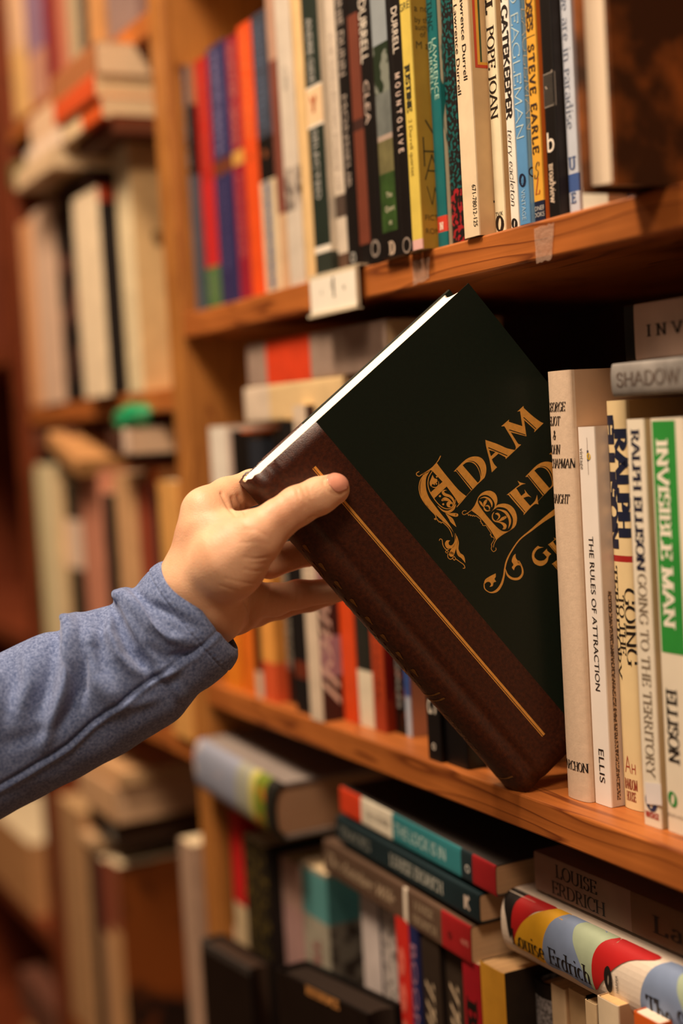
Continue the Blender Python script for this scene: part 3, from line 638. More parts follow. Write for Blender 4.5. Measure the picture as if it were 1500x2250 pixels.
# ------------------------------------------------------------------ middle shelf, right group
EC = dict(dir='h', f=ITAL, left=True, x=-.0092)
right = [
 ('beige jacketed hardback lettered GEORGE ELIOT & JOHN CHAPMAN', 1240, 1290, ('y', 814), c_('dcc2a6', .7, .06, 300, .2), dict(yr=1746, Y=.0158, kind='hb', d=.15, bulge=.0035, side=c_('caa684', .7, .05), page='caa67c', texts=[
   T_('GEORGE', .0047, 904, INK, **EC), T_('ELIOT', .0047, 935, INK, **EC), T_('&', .0047, 966, INK, **{**EC, 'x': -.0050}), T_('JOHN', .0047, 998, INK, **EC), T_('CHAPMAN', .0047, 1029, INK, **EC), T_('HAIGHT', .0047, 1107, INK, **EC), T_('ARCHON', .0047, 1686, INK, dir='h', left=True, x=-.0092, f=dict(T=.15, t=.05, sl=.06, wide=.8))])),
 ('white paperback lettered THE RULES OF ATTRACTION', 1306, 1342, ('y', 938), c_('f0e6da', .5, .03), dict(yr=1757, side=c_('d8c2ae', .45), page='d8c0a0', texts=[
   TP('THE RULES OF ATTRACTION', .0037, 1180, 1517, INK, f='sans', x=.0004), TP('ELLIS', .0042, 1643, 1715, INK, f='sans', x=.0006), TP('vintage', .0030, 985, 1032, c_('8a8078'), x=-.004), T_('O', .0030, 1010, c_('d8b020'), dir='h', x=.0018, f=BLACKF)],
   rects=[('S', .0008, .0011, 1044, 962, c_('8a7060')), ('S', .0004, .0018, 1014, 990, c_('2a3458')), ('R', .0040, .0062, 1750, 1300, mat('5a4434', .7, c2='caa684', thr=(.5, .56), scale=900))])),
 ('cream jacketed hardback with overlapping navy RALPH ELLISON', 1366, 1409, ('y', 880), c_('e8cf9c', .6, .05), dict(yr=1768, kind='hb', bulge=.0028, side=c_('d0a870', .6, .05), page='d0b080', bands=((1222, 1236, c_('a82420'), 'S'),), texts=[
   TP('RALPH', .0076, 943, 1182, NAVYD, f=BLACKF, x=.0036), TP('ELLISON', .0076, 912, 1207, NAVYD, f=BLACKF, x=-.0044), TP('GOING', .0062, 1292, 1462, INK, f=ROM, x=.0050), TP('TO THE', .0044, 1308, 1440, INK, f=ROM, x=-.0008), TP('TERRITORY', .0052, 1245, 1495, INK, f=ROM, x=-.0056),
   T_('RANDOM', .0052, 1729, c_('8a2a1c'), dir='h', f=dict(T=.12, t=.05, sl=.05, wide=.6), sx=.62), T_('HOUSE', .0048, 1754, c_('8a2a1c'), dir='h', f=dict(T=.12, t=.05, sl=.05, wide=.6), sx=.66), T_('A', .0085, 1694, c_('a83024'), dir='h', f=dict(T=.07, t=.07, sl=0), x=-.0015, sx=.7), T_('H', .0050, 1694, c_('a83024'), dir='h', f=dict(T=.09, t=.09, sl=0), x=.0028, sx=.8)])),
 ('cream paperback lettered RALPH ELLISON GOING TO THE TERRITORY', 1414, 1452, ('y', 921), c_('eadfc8', .5, .03), dict(yr=1812, Y=.0150, side=c_('c2a87c', .5), page='dcc49c', texts=[
   TP('RALPH ELLISON', .0060, 943, 1257, NAVYD, f=dict(T=.22, t=.09, sl=.07), x=.0002), TP('GOING TO THE TERRITORY', .0062, 1262, 1705, c_('7a6a54'), f=ROM, x=.0006), T_('O', .0085, 1775, c_('2a3258'), dir='h', f=BLACKF), TP('VINTAGE', .0001, 1, 2, c_('a82420')) if 0 else T_('VINTAGE', .0028, 1792, c_('a82420'), dir='h', f=SLAB, sx=.7)])),
 ('thick cream paperback with a green panel lettered INVISIBLE MAN', 1466, 1540, ('y', 919), c_('e8dcc4', .5, .03), dict(yr=1828, Y=.0165, side=c_('d8c4a4', .5), page='dcc49c', rects=[('S', -.0124, .006, 1435, 925, c_('2f8f3a', .45))], texts=[
   TP('INVISIBLE MAN', .0080, 965, 1382, c_('f0e8d4'), f=dict(T=.22, t=.09, sl=.09), x=-.0036), TP('ELLISON', .0076, 1513, 1675, INK, f=dict(T=.2, t=.09, sl=.09), x=-.0046), T_('O', .0065, 1768, c_('2c8a3c'), dir='h', f=BLACKF, x=-.007), T_('RANDOM HOUSE', .0016, 1792, c_('8a8070'), dir='h', x=-.006)])),
]
rb = row(right, 0, .0188, None)
# price sticker on the paperback
def sticker():
    P = [onY(*q, .0148-.0001) for q in ((1417, 1718), (1452, 1722), (1455, 1770), (1421, 1766))]
    c = sum(P)/4; m = MB(); v = [q-c for q in P]; m.add(v, [(0, 3, 2, 1)], mat('e6e0dc', .35, .04))
    o = m.build('price_sticker'); o.location = c+np.array([0, -.0003, 0]); tag(o, 'small whitish price sticker near the foot of the cream GOING TO THE TERRITORY paperback', 'sticker')
sticker()
lying('worn silver-grey hardback lettered SHADOW AND ACT lying on the row', .0955, .262, .004, .2062, .0155, .13, mat('8b8680', .3, .25, 60, metal=.0), kind='hb', bulge=.002, page='c8a880', side=c_('6a6460'), push=.010,
      texts=[T_('SHADOW AND ACT  o', .0066, .975, c_('5f5249'), f=dict(T=.16, t=.1, sl=0), len=.62)])
lying('black and pinkish paperback lettered INVISIBLE lying on the silver-grey book', .1045, .262, .006, .2222, .0255, .13, c_('c8a894'), bulge=.001, page='a8876c', bands=((.955, 1, BLK),),
      texts=[T_('INVISIBLE MAN', .0056, .90, INK, f=dict(T=.2, t=.08, sl=.1, track=.5), len=.72)], side=c_('1c1614'), push=.026)
# dark standing books deep in the shade behind
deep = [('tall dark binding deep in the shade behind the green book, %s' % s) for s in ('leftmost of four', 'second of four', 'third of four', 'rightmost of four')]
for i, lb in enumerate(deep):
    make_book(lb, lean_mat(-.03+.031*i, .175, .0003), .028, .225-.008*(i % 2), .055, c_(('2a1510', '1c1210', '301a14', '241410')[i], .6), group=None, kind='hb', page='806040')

# ------------------------------------------------------------------ lower level, lying books
FLW = mat('8e93a4', .5, c2='d8bca8', thr=(.55, .62), scale=22); FLW2 = mat('6a7a20', .5, c2='c86a28', thr=(.5, .6), scale=60)
SH3 = -.30
lying('fat hardback with a blue-grey spine and flowered end lying against the upright', -.437, -.283, -.016, -.0925, .041, .15, FLW, kind='hb', bulge=.008, page='c89c78', side=c_('8c8078'), tilt=.04,
      bands=((0, .10, c_('1c1a14'), 'S'), (.10, .22, FLW2, 'S'), (.22, .29, c_('b8b060'), 'S'), (.29, .45, c_('9a9a8a'), 'S')))
lying('thin red, white and teal paperback on top of the left stack', -.204, -.018, -.002, -.0625, .0175, .13, c_('e6dcc4'), page='b89068', tilt=.035, push=.010, side=c_('3a3430'),
      bands=((0, .125, c_('9c1c20'), 'S'), (.125, .19, c_('1c2c30'), 'S'), (.19, .62, c_('2f7b80'), 'S'), (.84, 1, c_('d8401c'), 'S')),
      texts=[T_('THE LOCK IS IN', .0075, .60, c_('b8d0c8'), f='sans', len=.32), T_('SALLY BOWEN', .0045, .80, c_('8a8070'), f='sans', len=.16), T_('o', .007, .165, PALEG)])
lying('dark teal paperback lettered LOUISE ERDRICH in the left stack', -.208, -.033, -.004, -.0815, .0165, .135, c_('12262a'), page='c8a078', tilt=.035, push=.010,
      texts=[T_('TRACKS', .007, .97, c_('8a8a80'), f=ROM, len=.24), T_('LOUISE ERDRICH', .0078, .58, c_('b8b8aa'), f=ROM, len=.36), T_('K', .008, .09, c_('c8b8a8'), f=BLACKF)])
lying('brown paperback with a red foot, lowest of the left stack', -.226, -.041, -.006, -.1075, .0225, .14, c_('5a4434'), page='d8b084', tilt=.035, push=.010,
      bands=((0, .17, c_('9c1a1c'), 'S'), (.385, .41, c_('e0d2bc'), 'S')),
      texts=[T_('The Antelope Wife', .0085, .97, c_('c8b090'), f=SCRIPT, len=.50), T_('LOUISE', .0055, .34, c_('a89478'), f=ROM, len=.12, x=.0045), T_('ERDRICH', .0055, .35, c_('a89478'), f=ROM, len=.15, x=-.0045), T_('HARPER', .0035, .055, c_('d89080'), f='sans', len=.045), T_('o', .006, .13, INK)])
def larose():
    YL = .024; a_ = onY(1172, 1869, YL); b_ = onY(1172, 1951, YL)
    r = lying('shaded brown paperback lettered LOUISE ERDRICH LaRose, top right of the lower level', a_[0], a_[0]+.21, YL, b_[2], a_[2]-b_[2], .14, c_('8a6a58'), bulge=.0008, page='7a5a40', tilt=.0,
      bands=((0, .60, c_('6e4c30'), 'S'),),
      texts=[T_('LOUISE', .0072, .905, INK, f=ROM, len=.175, x=.0046), T_('ERDRICH', .0072, .925, INK, f=ROM, len=.225, x=-.0052), T_('LaRose', .0088, .52, INK, f=dict(T=.15, t=.05, sl=.08, track=.12), len=.33, x=-.001)])
    return r
larose()
def sentence():
    t, h = .0366, .252
    X1 = .2190; Y = .010; Zb = -.1020; SC = 1.06
    white = c_('e8d8c4', .55, .03, 400, .15, bscale=1200)
    r = lying('fat jacketed hardback lettered Louise Erdrich The Sentence with coloured leaf shapes', X1-h, X1, Y, Zb, t, .155, white, kind='hb', bulge=.012, page='c8a47c', side=white)
    # printed shapes on the round spine, in spine coordinates (run from the head, height across)
    n = 2.4; b = .012
    m = MB()
    def shape(pts, col, off):
        pts = [(a_*SC, b_*SC) for a_, b_ in pts]
        # fill finely so that it follows the round of the spine
        S = []
        k = len(pts)
        for i in range(k):
            p0, p1, p2, p3 = pts[i-1], pts[i], pts[(i+1) % k], pts[(i+2) % k]
            for j in range(6):
                u = j/6; S.append(tuple(.5*((2*p1[q])+(-p0[q]+p2[q])*u+(2*p0[q]-5*p1[q]+4*p2[q]-p3[q])*u*u+(-p0[q]+3*p1[q]-3*p2[q]+p3[q])*u**3) for q in (0, 1)))
        bm = bmesh.new(); vs_ = [bm.verts.new((p[0], p[1], 0)) for p in S]
        try: bm.faces.new(vs_)
        except Exception: pass
        for gy in np.linspace(-.0178, .0178, 27):
            bmesh.ops.bisect_plane(bm, geom=bm.verts[:]+bm.edges[:]+bm.faces[:], plane_co=(0, gy, 0), plane_no=(0, 1, 0))
        bmesh.ops.triangulate(bm, faces=bm.faces[:])
        bm.verts.index_update()
        V = []
        for v in bm.verts:
            x = max(-t/2*.995, min(t/2*.995, v.co.y)); V.append((x, spine_y(x, t, b, n)-off, h-v.co.x))
        F = [tuple(v.index for v in f.verts) for f in bm.faces]
        bm.free(); m.add(V, F, col, True)
    R_, Y_, B_, G_, K_ = c_('b81c1c'), c_('e2a824'), c_('8294b4'), c_('a9b89a'), c_('1a1512')
    T2 = .0171
    def motif(x, first):
        if first: shape([(x-.006, T2), (x+.012, T2), (x+.008, .008), (x+.002, -.006), (x-.001, .004)], K_, .0002)
        shape([(x+.008, T2), (x+.034, T2), (x+.022, .013), (x+.012, .003), (x+.006, -.009), (x+.004, .004)], R_, .00025)
        shape([(x+.006, -.0085), (x+.010, .001), (x+.020, .011), (x+.034, T2), (x+.046, T2), (x+.036, .008), (x+.033, -.0095), (x+.018, -.0095)], Y_, .0003)
        shape([(x+.033, -.0095), (x+.034, .006), (x+.044, T2), (x+.075, T2), (x+.074, -.0095), (x+.05, -.0095)], B_, .00035)
        shape([(x+.058, T2), (x+.086, T2), (x+.075, .008), (x+.0735, -.0095), (x+.070, -.009), (x+.062, .002), (x+.056, .011)], G_, .0004)
        shape([(x+.0735, -.0095), (x+.074, .008), (x+.084, T2), (x+.115, T2), (x+.100, .0125), (x+.090, .006), (x+.080, -.004)], R_, .00045)
    motif(.006, True); 
    x = .083   # second run starts with the blue field
    shape([(x+.033, -.0095), (x+.034, .006), (x+.044, T2), (x+.075, T2), (x+.074, -.0095), (x+.05, -.0095)], B_, .0003)
    shape([(x+.058, T2), (x+.086, T2), (x+.075, .008), (x+.0735, -.0095), (x+.070, -.009), (x+.062, .002), (x+.056, .011)], G_, .00035)
    shape([(x+.0735, -.0095), (x+.074, .008), (x+.084, T2), (x+.115, T2), (x+.100, .0125), (x+.090, .006), (x+.080, -.004)], R_, .0004)
    shape([(x+.0835, -.009), (x+.092, .001), (x+.1, .011), (x+.114, T2), (x+.136, T2), (x+.116, .008), (x+.113, -.0095)], Y_, .00045)
    def lettering(s_, x0, ln, size, y, col, f, rot=False):
        x0, ln, size, y = x0*SC, ln*SC, size*SC, y*SC
        V, F = text2d(s_, f); a = min(p[0] for p in V); bb = max(p[0] for p in V); k = ln/(bb-a); W = []
        for u, v in V:
            if rot: yy = y+(u-a)*k; zz = h-(x0-v*size)
            else: yy = y+v*size; zz = h-(x0+(u-a)*k)
            yy = max(-t/2*.99, min(t/2*.99, yy)); W.append((yy, 0, zz))
        W, F = wrap_spine(W, F, t, b, n, .0006, 30)
        m.add(W, F, col)
    lettering('Louise Erdrich', .0095, .068, .0088, -.0085, K_, ROM)
    lettering('The Sentence', .119, .062, .0105, -.0088, K_, ROM)
    lettering('O', .0885, .0062, .0095, -.0055, K_, dict(T=.5, t=.4, sl=0))
    lettering('HARPER', .0990, .0085, .0018, -.0052, K_, 'sans', True)
    m.build('printed_design', r)
sentence()

# ------------------------------------------------------------------ lower level, standing books (tops seen)
low = [
 ('narrow dark and white spine against the upright on the lower level', 478, 500, ('y', 1812), c_('cfc0a8'), dict(yr=1812, Y=.01, left=BLK, bands=((.55, 1, c_('241a16')),))),
 ('scarlet spine with a cream foot beside the upright on the lower level', 502, 527, ('y', 1775), c_('c01818'), dict(yr=1800, Y=.004, bands=((0, .62, c_('c8b088')),))),
 ('black spine with dull gold lettering on the lower level', 530, 578, ('y', 1832), c_('14100c'), dict(yr=1832, Y=.0, bands=((0, 1, mat('14100c', .5, c2='5a4a1c', thr=(.52, .56), scale=180), 'S'),))),
 ('rose beige spine with crumpled pages, lower level', 582, 655, ('y', 1860), c_('b89484'), dict(yr=1860, Y=.002, page='e8cca0', bands=((0, .8, c_('b48c84')),))),
 ('grey-green spine with a teal head band and faint red print', 658, 712, ('y', 1892), c_('a8a08c'), dict(yr=1892, Y=.0, page='e8cca0', side=mat('968c7c', .5, c2='4c4038', thr=(.5, .6), scale=90), bands=((.80, .985, c_('5c9a98'), 'SR'),), texts=[T_('TRUE GRIT', .012, .72, c_('9a5a58'), f=SLAB, len=.5)])),
 ('white flecked spine with a navy edge, left of the scarlet one', 788, 826, ('y', 1930), c_('cdbfb8'), dict(yr=1960, Y=.004, side=c_('1c2a50'))),
 ('grey printed spine between navy edges on the lower level', 832, 862, ('y', 1945), mat('b8aca4', .5, c2='5a5450', thr=(.55, .6), scale=200), dict(yr=1975, Y=.004, left=c_('1c2a50'))),
 ('scarlet spine of a thin paperback standing right of the black box', 866, 893, ('y', 2010), c_('c8281c'), dict(yr=2015, Y=-.006, page='e8c898', texts=[T_('o o o o o o o', .009, .90, c_('e0705c'), f=BLACKF, len=.85)])),
 ('navy spine with a pale lower picture right of the scarlet one', 895, 913, ('y', 2018), c_('1c2250'), dict(yr=2020, page='e8c898', bands=((.3, .5, c_('cbb8a0'), 'S'), (.5, .65, c_('1f3f70'), 'S')), texts=[T_('BOOM', .006, .92, c_('a8788a'), len=.3)])),
 ('dark brown spine lettered The Master in cream script', 914, 960, ('y', 2052), c_('2e2218'), dict(yr=2052, Y=-.004, page='ddb98a', side=c_('1c1410'), texts=[T_('The Master', .010, .86, c_('c8b090'), f=SCRIPT, x=-.001, len=.75)])),
 ('second dark brown spine lettered The Master, left of the red one', 974, 1011, ('y', 2072), c_('33271c'), dict(yr=2072, page='ddb98a', texts=[T_('The Master', .010, .88, c_('c8b090'), f=SCRIPT, len=.75)])),
 ('crimson spine with black capitals lettered BEET', 1012, 1050, ('y', 2100), c_('a01420'), dict(yr=2100, Y=-.0045, page='e0c49c', texts=[T_('BEET', .011, .88, INK, f=SLAB, len=.33)])),
 ('fat mustard yellow paperback with a dark cover lettered LOUISE', 1052, 1103, ('y', 2112), c_('d89c30'), dict(yr=2118, Y=-.0055, page='d8ac78', d=.15, side=mat('241a12', .5, .3, 60), texts=[T_('LOUISE', .0105, .81, INK, f=THIN, len=.55), T_('"Epic', .008, .90, c_('b8a890'), f=ROM, on='R', dir='h', x=.028)])),
 ('grey speckled cloth hardback with a black head cap', 1165, 1207, ('y', 2148), mat('8c8684', .8, c2='4c4644', thr=(.4, .6), scale=500), dict(yr=2150, kind='hb', page='c8a078', bulge=.005, d=.12, bands=((.955, 1, BLK), (.60, .615, c_('7a1c20'), 'S')), texts=[T_('o', .008, .45, c_('7a1c20'), dir='h', f=SLAB)])),
 ('cream paperback right of the grey cloth hardback', 1208, 1238, ('y', 2160), c_('d8bc94'), dict(yr=2164, Y=.012, page='d8b084', side=c_('c09a70'))),
 ('tan paperback with a black streaked top behind the torn one', 1246, 1282, ('y', 2170), c_('cfae80'), dict(yr=2170, Y=.014, page='d8b488', bands=((.9, 1, BLK, 'R'),))),
 ('short cream book with a torn black patch', 1283, 1308, ('y', 2196), c_('d8bc92'), dict(yr=2200, Y=.004, side=mat('c8a880', .6, c2='14201c', thr=(.46, .5), scale=45), page='e0c090')),
 ('cream paperback with a round black seal on its spine', 1310, 1356, ('y', 2188), c_('dcc8a8'), dict(yr=2195, Y=-.006, page='e0b880', side=c_('b89470'), texts=[T_('O', .017, .83, INK, dir='h', f=dict(T=.05, t=.05, sl=0, wide=.95)), T_('O', .011, .844, INK, dir='h', f=dict(T=.05, t=.05, sl=0, wide=.95)), T_('RE', .006, .86, INK, dir='h', f=THIN), T_('&', .006, .855, INK, dir='h', f=SLAB)])),
 ('orange spined book with bright white page tops at the lower right corner', 1390, 1446, ('y', 2222), c_('d8601c'), dict(yr=2235, Y=-.008, page='f4e4cc')),
]
for _it in low:
    if _it[1] > 580 and 'Y' in _it[5]: _it[5]['Y'] += .010
row(low, SH3, .0, None, XA1+.001)
# two big dark things pushed forward on the lower level
def slab(name, label, cat, Xl, Xr, Y, Ztop, h, d, m, lab=None, tilt=0, **k):
    mw = Matrix.Translation(((Xl+Xr)/2, Y, Ztop-h)) @ Matrix.Rotation(tilt, 4, 'Y')
    return make_book(label, mw, Xr-Xl, h, d, m, **k)
def face_out(label, px, Y, h, wid, t, m, tiltZ=0, **k):
    # a book shown cover-on, leaning back: cover faces the aisle, spine to the left
    P = onY(*px, Y)
    mw = Matrix.Translation(P) @ Matrix.Rotation(tiltZ, 4, 'Y') @ Matrix.Rotation(math.radians(-8), 4, 'X') @ Matrix.Translation((0, t/2, -h)) @ Matrix.Rotation(-math.pi/2, 4, 'Z')
    return mw
mw = face_out('', (470, 2052), -.055, .205, .13, .022, BLK, tiltZ=-.02)
E2 = mat('120c0a', .35, .3, 40); 
def coverout(label, mw, t, h, d, spine, **k):
    # mw puts local -X face outwards: turn so that the right-hand board faces the aisle
    return make_book(label, mw, t, h, d, spine, **k)
P = onY(462, 2056, -.03)
coverout('black hardback shown cover-on at the foot of the upright, its corner silvery', Matrix.Translation((P[0], -.030, P[2]-.20)) @ Matrix.Rotation(-math.pi/2+.10, 4, 'Z'), .02, .20, .080, E2, kind='hb', page='3a281c', bands=((.97, 1, c_('3a3430'), 'SR'),))
P = onY(648, 2165, -.03)
coverout('black book with an orange label leaning out of the lower level', Matrix.Translation((P[0], -.030, P[2]-.187)) @ Matrix.Rotation(-.03, 4, 'Y') @ Matrix.Rotation(-math.pi/2+.12, 4, 'Z'), .026, .20, .110, E2, kind='hb', page='2a1e16',
     texts=[T_('REFERENCE', .006, .97, c_('c88a4a'), f=SLAB, on='R', dir='h', x=.04), T_('I', .045, .50, c_('b8481c'), f=dict(T=1.1, t=.9, sl=0), on='R', dir='h', x=.05)])
# ------------------------------------------------------------------ far bay
PALE = c_('e6cfa8'); 
far1 = [
 ('pale spine at the left end of the far bay row', 66, 92, ('y', 480), c_('d89a68'), dict(yr=868, Y=.0, side=c_('d8b090'))),
 ('thick cream spine left of the dark cover in the far bay', 94, 140, ('y', 455), c_('d8b498'), dict(yr=866, Y=-.002, page='e0c4a0')),
 ('dark cover with a brown figure in the far bay', 141, 182, ('y', 452), mat('14100e', .5, c2='7a5040', thr=(.5, .62), scale=26), dict(yr=860, Y=.0)),
 ('broad ivory spine standing in the middle of the far bay', 184, 240, ('y', 425), c_('ecd4b0'), dict(yr=848, Y=-.010, side=c_('1c1410'), bands=((.93, 1, c_('c84c28'), 'R'),))),
 ('ivory ring binder with a small round hole, beside the upright', 280, 312, ('y', 285), c_('e2cda4'), dict(yr=838, Y=.0, side=c_('e0bc84'), d=.2, texts=[T_('o', .016, .57, c_('8a6a40'), on='R', dir='h', x=.018, f=BLACKF), T_('o', .010, .56, c_('8a6a40'), on='R', dir='h', x=.020), T_('Nantucket Sagas', .009, .40, c_('a89878'), f=SCRIPT, len=.4)])),
]
row(far1, .239, 0, None, XB1+.001)
far2 = [
 ('green edged cream spine at the left of the far bay second row', 74, 98, ('y', 1030), c_('4f8050'), dict(yr=1340, Y=.0, side=c_('d8cca8'))),
 ('cream spine beside the green edged one in the far bay', 99, 140, ('y', 1020), c_('e0ccA0'.lower()), dict(yr=1330, Y=-.004, bands=((.0, 1, c_('dcb888'), 'R'),))),
 ('black spine with a white label in the far bay', 142, 188, ('y', 1060), BLK, dict(yr=1320, Y=.004, bands=((.58, .82, c_('e0c4ac'), 'S'),))),
 ('salmon pink spine in the far bay', 190, 233, ('y', 1028), c_('c88468'), dict(yr=1310, Y=.0)),
 ('thin black spine right of the salmon one', 235, 263, ('y', 1085), c_('14110e'), dict(yr=1300, Y=.002)),
 ('sandy spine in the middle of the far bay second row', 265, 308, ('y', 1040), c_('d0a070'), dict(yr=1295, Y=-.002)),
 ('brick red spine with a dark edge in the far bay', 312, 344, ('y', 1058), c_('8c3c24'), dict(yr=1285, Y=.0, side=c_('3a2c28'))),
 ('yellow ochre spine against the upright behind the knuckle', 358, 400, ('y', 1058), c_('dca056'), dict(yr=1275, Y=-.004)),
]
row(far2, -.055, 0, None, XB1+.001)
def flat(label, px, Y, t, wid, d, m, **k):
    """lying book: px = lower left corner of its near end in the photo"""
    P = onY(*px, Y)
    return lying(label, P[0], P[0]+wid, Y, P[2], t, d, m, **k)
def endpile(label, px, yt, yb, Y, w_, col, pg, d=.13, XE=None, dz=0, **k):
    """lying book known by the upright edge where its spine meets its right-hand end"""
    a = onY(px, yt, Y); b_ = onY(px, yb, Y)
    if XE is not None: a = onX(px, yt, XE); b_ = onX(px, yb, XE); Y = a[1]
    return lying(label, a[0]-w_, a[0], Y, b_[2]+dz, a[2]-b_[2], d, col, page=pg, side=col, **k)
endpile('thick book with cream pages and tan spine topping the far bay pile', 205, 62, 132, .0, .13, c_('e6c8a0'), 'e8c8a0', XE=-.512, dz=-.010, bands=((0, 1, c_('a8683c'), 'S'),))
endpile('book with an orange-red spine and cream pages in the far bay top pile', 203, 134, 186, -.004, .12, c_('e8c898'), 'e8c898', XE=-.514, dz=-.009, bands=((0, 1, c_('d2501e'), 'S'),))
endpile('cream paperback lying on the chocolate coloured one', 218, 188, 236, .004, .11, c_('e8c89c'), 'e8c89c', XE=-.512, dz=-.008, bands=((0, .5, c_('d8581c')),))
endpile('dark chocolate box-like book lying on the ring binder', 243, 238, 278, .004, .10, c_('5c2c18'), '6a3820', XE=-.512, dz=-.005)
endpile('dark brown book lying left of the ring binder', 192, 372, 420, .0, .10, c_('2c1610'), '3c2018')
lying('floppy cream paperback slumped in the far bay', -.80, -.665, -.030, .4525, .020, .12, c_('d8b890'), tilt=0, page='e0c49c')
lying('second floppy cream paperback slumped over the first', -.785, -.66, -.022, .473, .016, .12, c_('e0c8b0'), tilt=0, page='e0c8ac')
lying('green covered book tipped against the far upright', -.915, -.80, -.005, .462, .026, .12, c_('1c2a20'), tilt=.12, page='8a8a60', bands=((0, 1, c_('6a6a40'), 'S'),))
lying('cream paperback propped under the top shelf of the far bay', -.77, -.67, -.02, .4895, .030, .10, c_('ddb893'), tilt=0, page='e0c0a0')
# row on the top shelf of the far bay
top = [
 ('cream spine on the top shelf at the far left', 30, 62, .20, c_('dcb088'), dict(yr=225, Y=.0, bands=((.0, .35, c_('d8a868')),))),
 ('pinkish spine with a mauve band on the top shelf at the far left', 64, 100, .20, c_('b8846c'), dict(yr=200, Y=.0, bands=((.25, .6, c_('8a6a80')), (.6, 1, c_('7a4838'))))),
 ('deep red spine on the top shelf of the far bay', 103, 126, .20, c_('7c1018'), dict(yr=165, Y=.0)),
 ('salmon spine right of the deep red one on the top shelf', 128, 150, .20, c_('b86c50'), dict(yr=145, Y=.0)),
 ('stone coloured spine on the top shelf of the far bay', 152, 175, .20, c_('b09a78'), dict(yr=125, Y=.0)),
 ('thin dark spine right of the stone coloured one', 178, 192, .20, c_('4a4038'), dict(yr=108, Y=.0)),
 ('tan spine on the top shelf beside the dark one', 196, 224, .20, c_('c08850'), dict(yr=90, Y=.0)),
 ('grey and rose spine near the upright on the top shelf', 235, 300, .20, c_('8a7068'), dict(yr=50, Y=.0)),
]
row(top, .5435, 0, None, XB1+.001)
# lying things on the second row
lying('brown paperback lying loose above the second far row', -.90, -.765, -.004, .194, .018, .13, c_('6a3c28'), tilt=.0, page='8a6040')
lying('black paperback lying under the brown one in the far bay', -.895, -.80, .0, .168, .024, .13, c_('14100e'), tilt=.0, page='604030')
lying('tan folded paperback sloping in the far bay', -.790, -.690, -.020, .165, .016, .05, c_('b88450'), tilt=.30, page='c89860')
endpile('white paperback lying over the ochre spine beside the upright', 283, 942, 998, -.022, .06, c_('dcc0a8'), 'd8b898', bands=((.3, 1, c_('4a2a1c')),))
# crumpled green bag
def green_bag():
    P0 = onY(240, 930, -.012)
    m = MB(); n = 26; k = 14; V = []
    for j in range(k+1):
        v = j/k
        for i in range(n):
            a = 2*math.pi*i/n
            r = .014*(math.sin(math.pi*min(.98, v*.92+.05)))**.6
            r *= 1+.28*math.sin(3*a+6*v)+.12*math.sin(7*a-9*v)
            V.append((v*.085, r*.8*math.cos(a), r*.8*math.sin(a)+.006*v*v))
    F = [(j*n+i, j*n+(i+1) % n, (j+1)*n+(i+1) % n, (j+1)*n+i) for j in range(k) for i in range(n)]
    F += [tuple(range(n-1, -1, -1)), tuple(k*n+i for i in range(n))]
    m.add(V, F, mat('1f8a58', .3, .3, 40), True)
    o = m.build('folded_bag'); o.location = (P0[0], -.004, P0[2]); tag(o, 'crumpled shiny green bag stuffed above the far bay books', 'bag')
green_bag()
endpile('small orange and black paperback tucked under the white one', 318, 1004, 1048, .012, .03, c_('c0581c'), 'a87040') if 0 else lying('small orange and black paperback tucked under the white one', -.565, -.535, .004, .150, .022, .09, c_('c0581c'), page='a87040')
# lowest part of the far bay, seen under the sleeve
ZL = -.445
low2 = [
 ('tall pale board-like book at the left of the lowest far row', 118, 195, ('y', 1745), c_('b88c60'), dict(yr=2050, Y=.0, page='c8a070')),
 ('thin black spine beside the pale board-like one', 198, 222, ('y', 1870), c_('241814'), dict(yr=2050, Y=.004)),
 ('thin red-brown spine in the lowest far row', 224, 240, ('y', 1890), c_('7c3a28'), dict(yr=2050, Y=.004, bands=((2040, 2400, c_('c8986c')),))),
 ('sandy spine with a brown and black figure on its cover, lowest far row', 243, 266, ('y', 1895), c_('c09060'), dict(yr=2050, Y=.002, bands=((1800, 2030, c_('8a4a30'), 'S'),), side=mat('7a3e12', .5, c2='0a0606', thr=(.46, .54), scale=13))),
 ('narrow greyish spine against the upright in the lowest far row', 404, 432, ('y', 1850), c_('b09078'), dict(yr=2050, Y=-.004, left=BLK)),
]
row(low2, ZL, 0, None, XB1+.001)
endpile('bowed cream paperback lying across the lowest far row', 205, 1846, 1866, .0, .06, c_('d8b084'), 'e0bc90')
endpile('dark paperback with a pale emblem lying in the lowest far pile', 262, 1812, 1862, .004, .10, c_('2a1c14'), '4a3424', bands=((.2, .45, c_('8a8478'), 'S'),))
endpile('thick tan paperback lying in the pile under the sleeve', 250, 1732, 1808, -.004, .12, c_('d0a478'), 'd8b088')
endpile('thin tan paperback on top of the pile under the sleeve', 262, 1700, 1728, .0, .13, c_('cfa070'), 'd8b080')
# leftmost bay at the edge of the frame
lm = [
 ('sandy spine of the bottom left shelf beside the upright', -26, 70, ('y', 1775), c_('c08a58'), dict(yr=1925, Y=.0)),
]
row(lm, -.376, 0, None)
lying('dusky brown book lying in the bottom left corner', -1.16, -1.0, -.002, -.52, .05, .13, c_('6a4030'), page='8a6048')
lying('tan book lying under the dusky brown one in the corner', -1.15, -1.0, -.004, -.60, .06, .13, c_('9a6a44'), page='a87850')
panel('shelf_board', (-1.579, .0, -.66), (XB0-.0005, .235, -.641), WOODD, 'leftmost bay shelf at the very bottom', 'shelf')
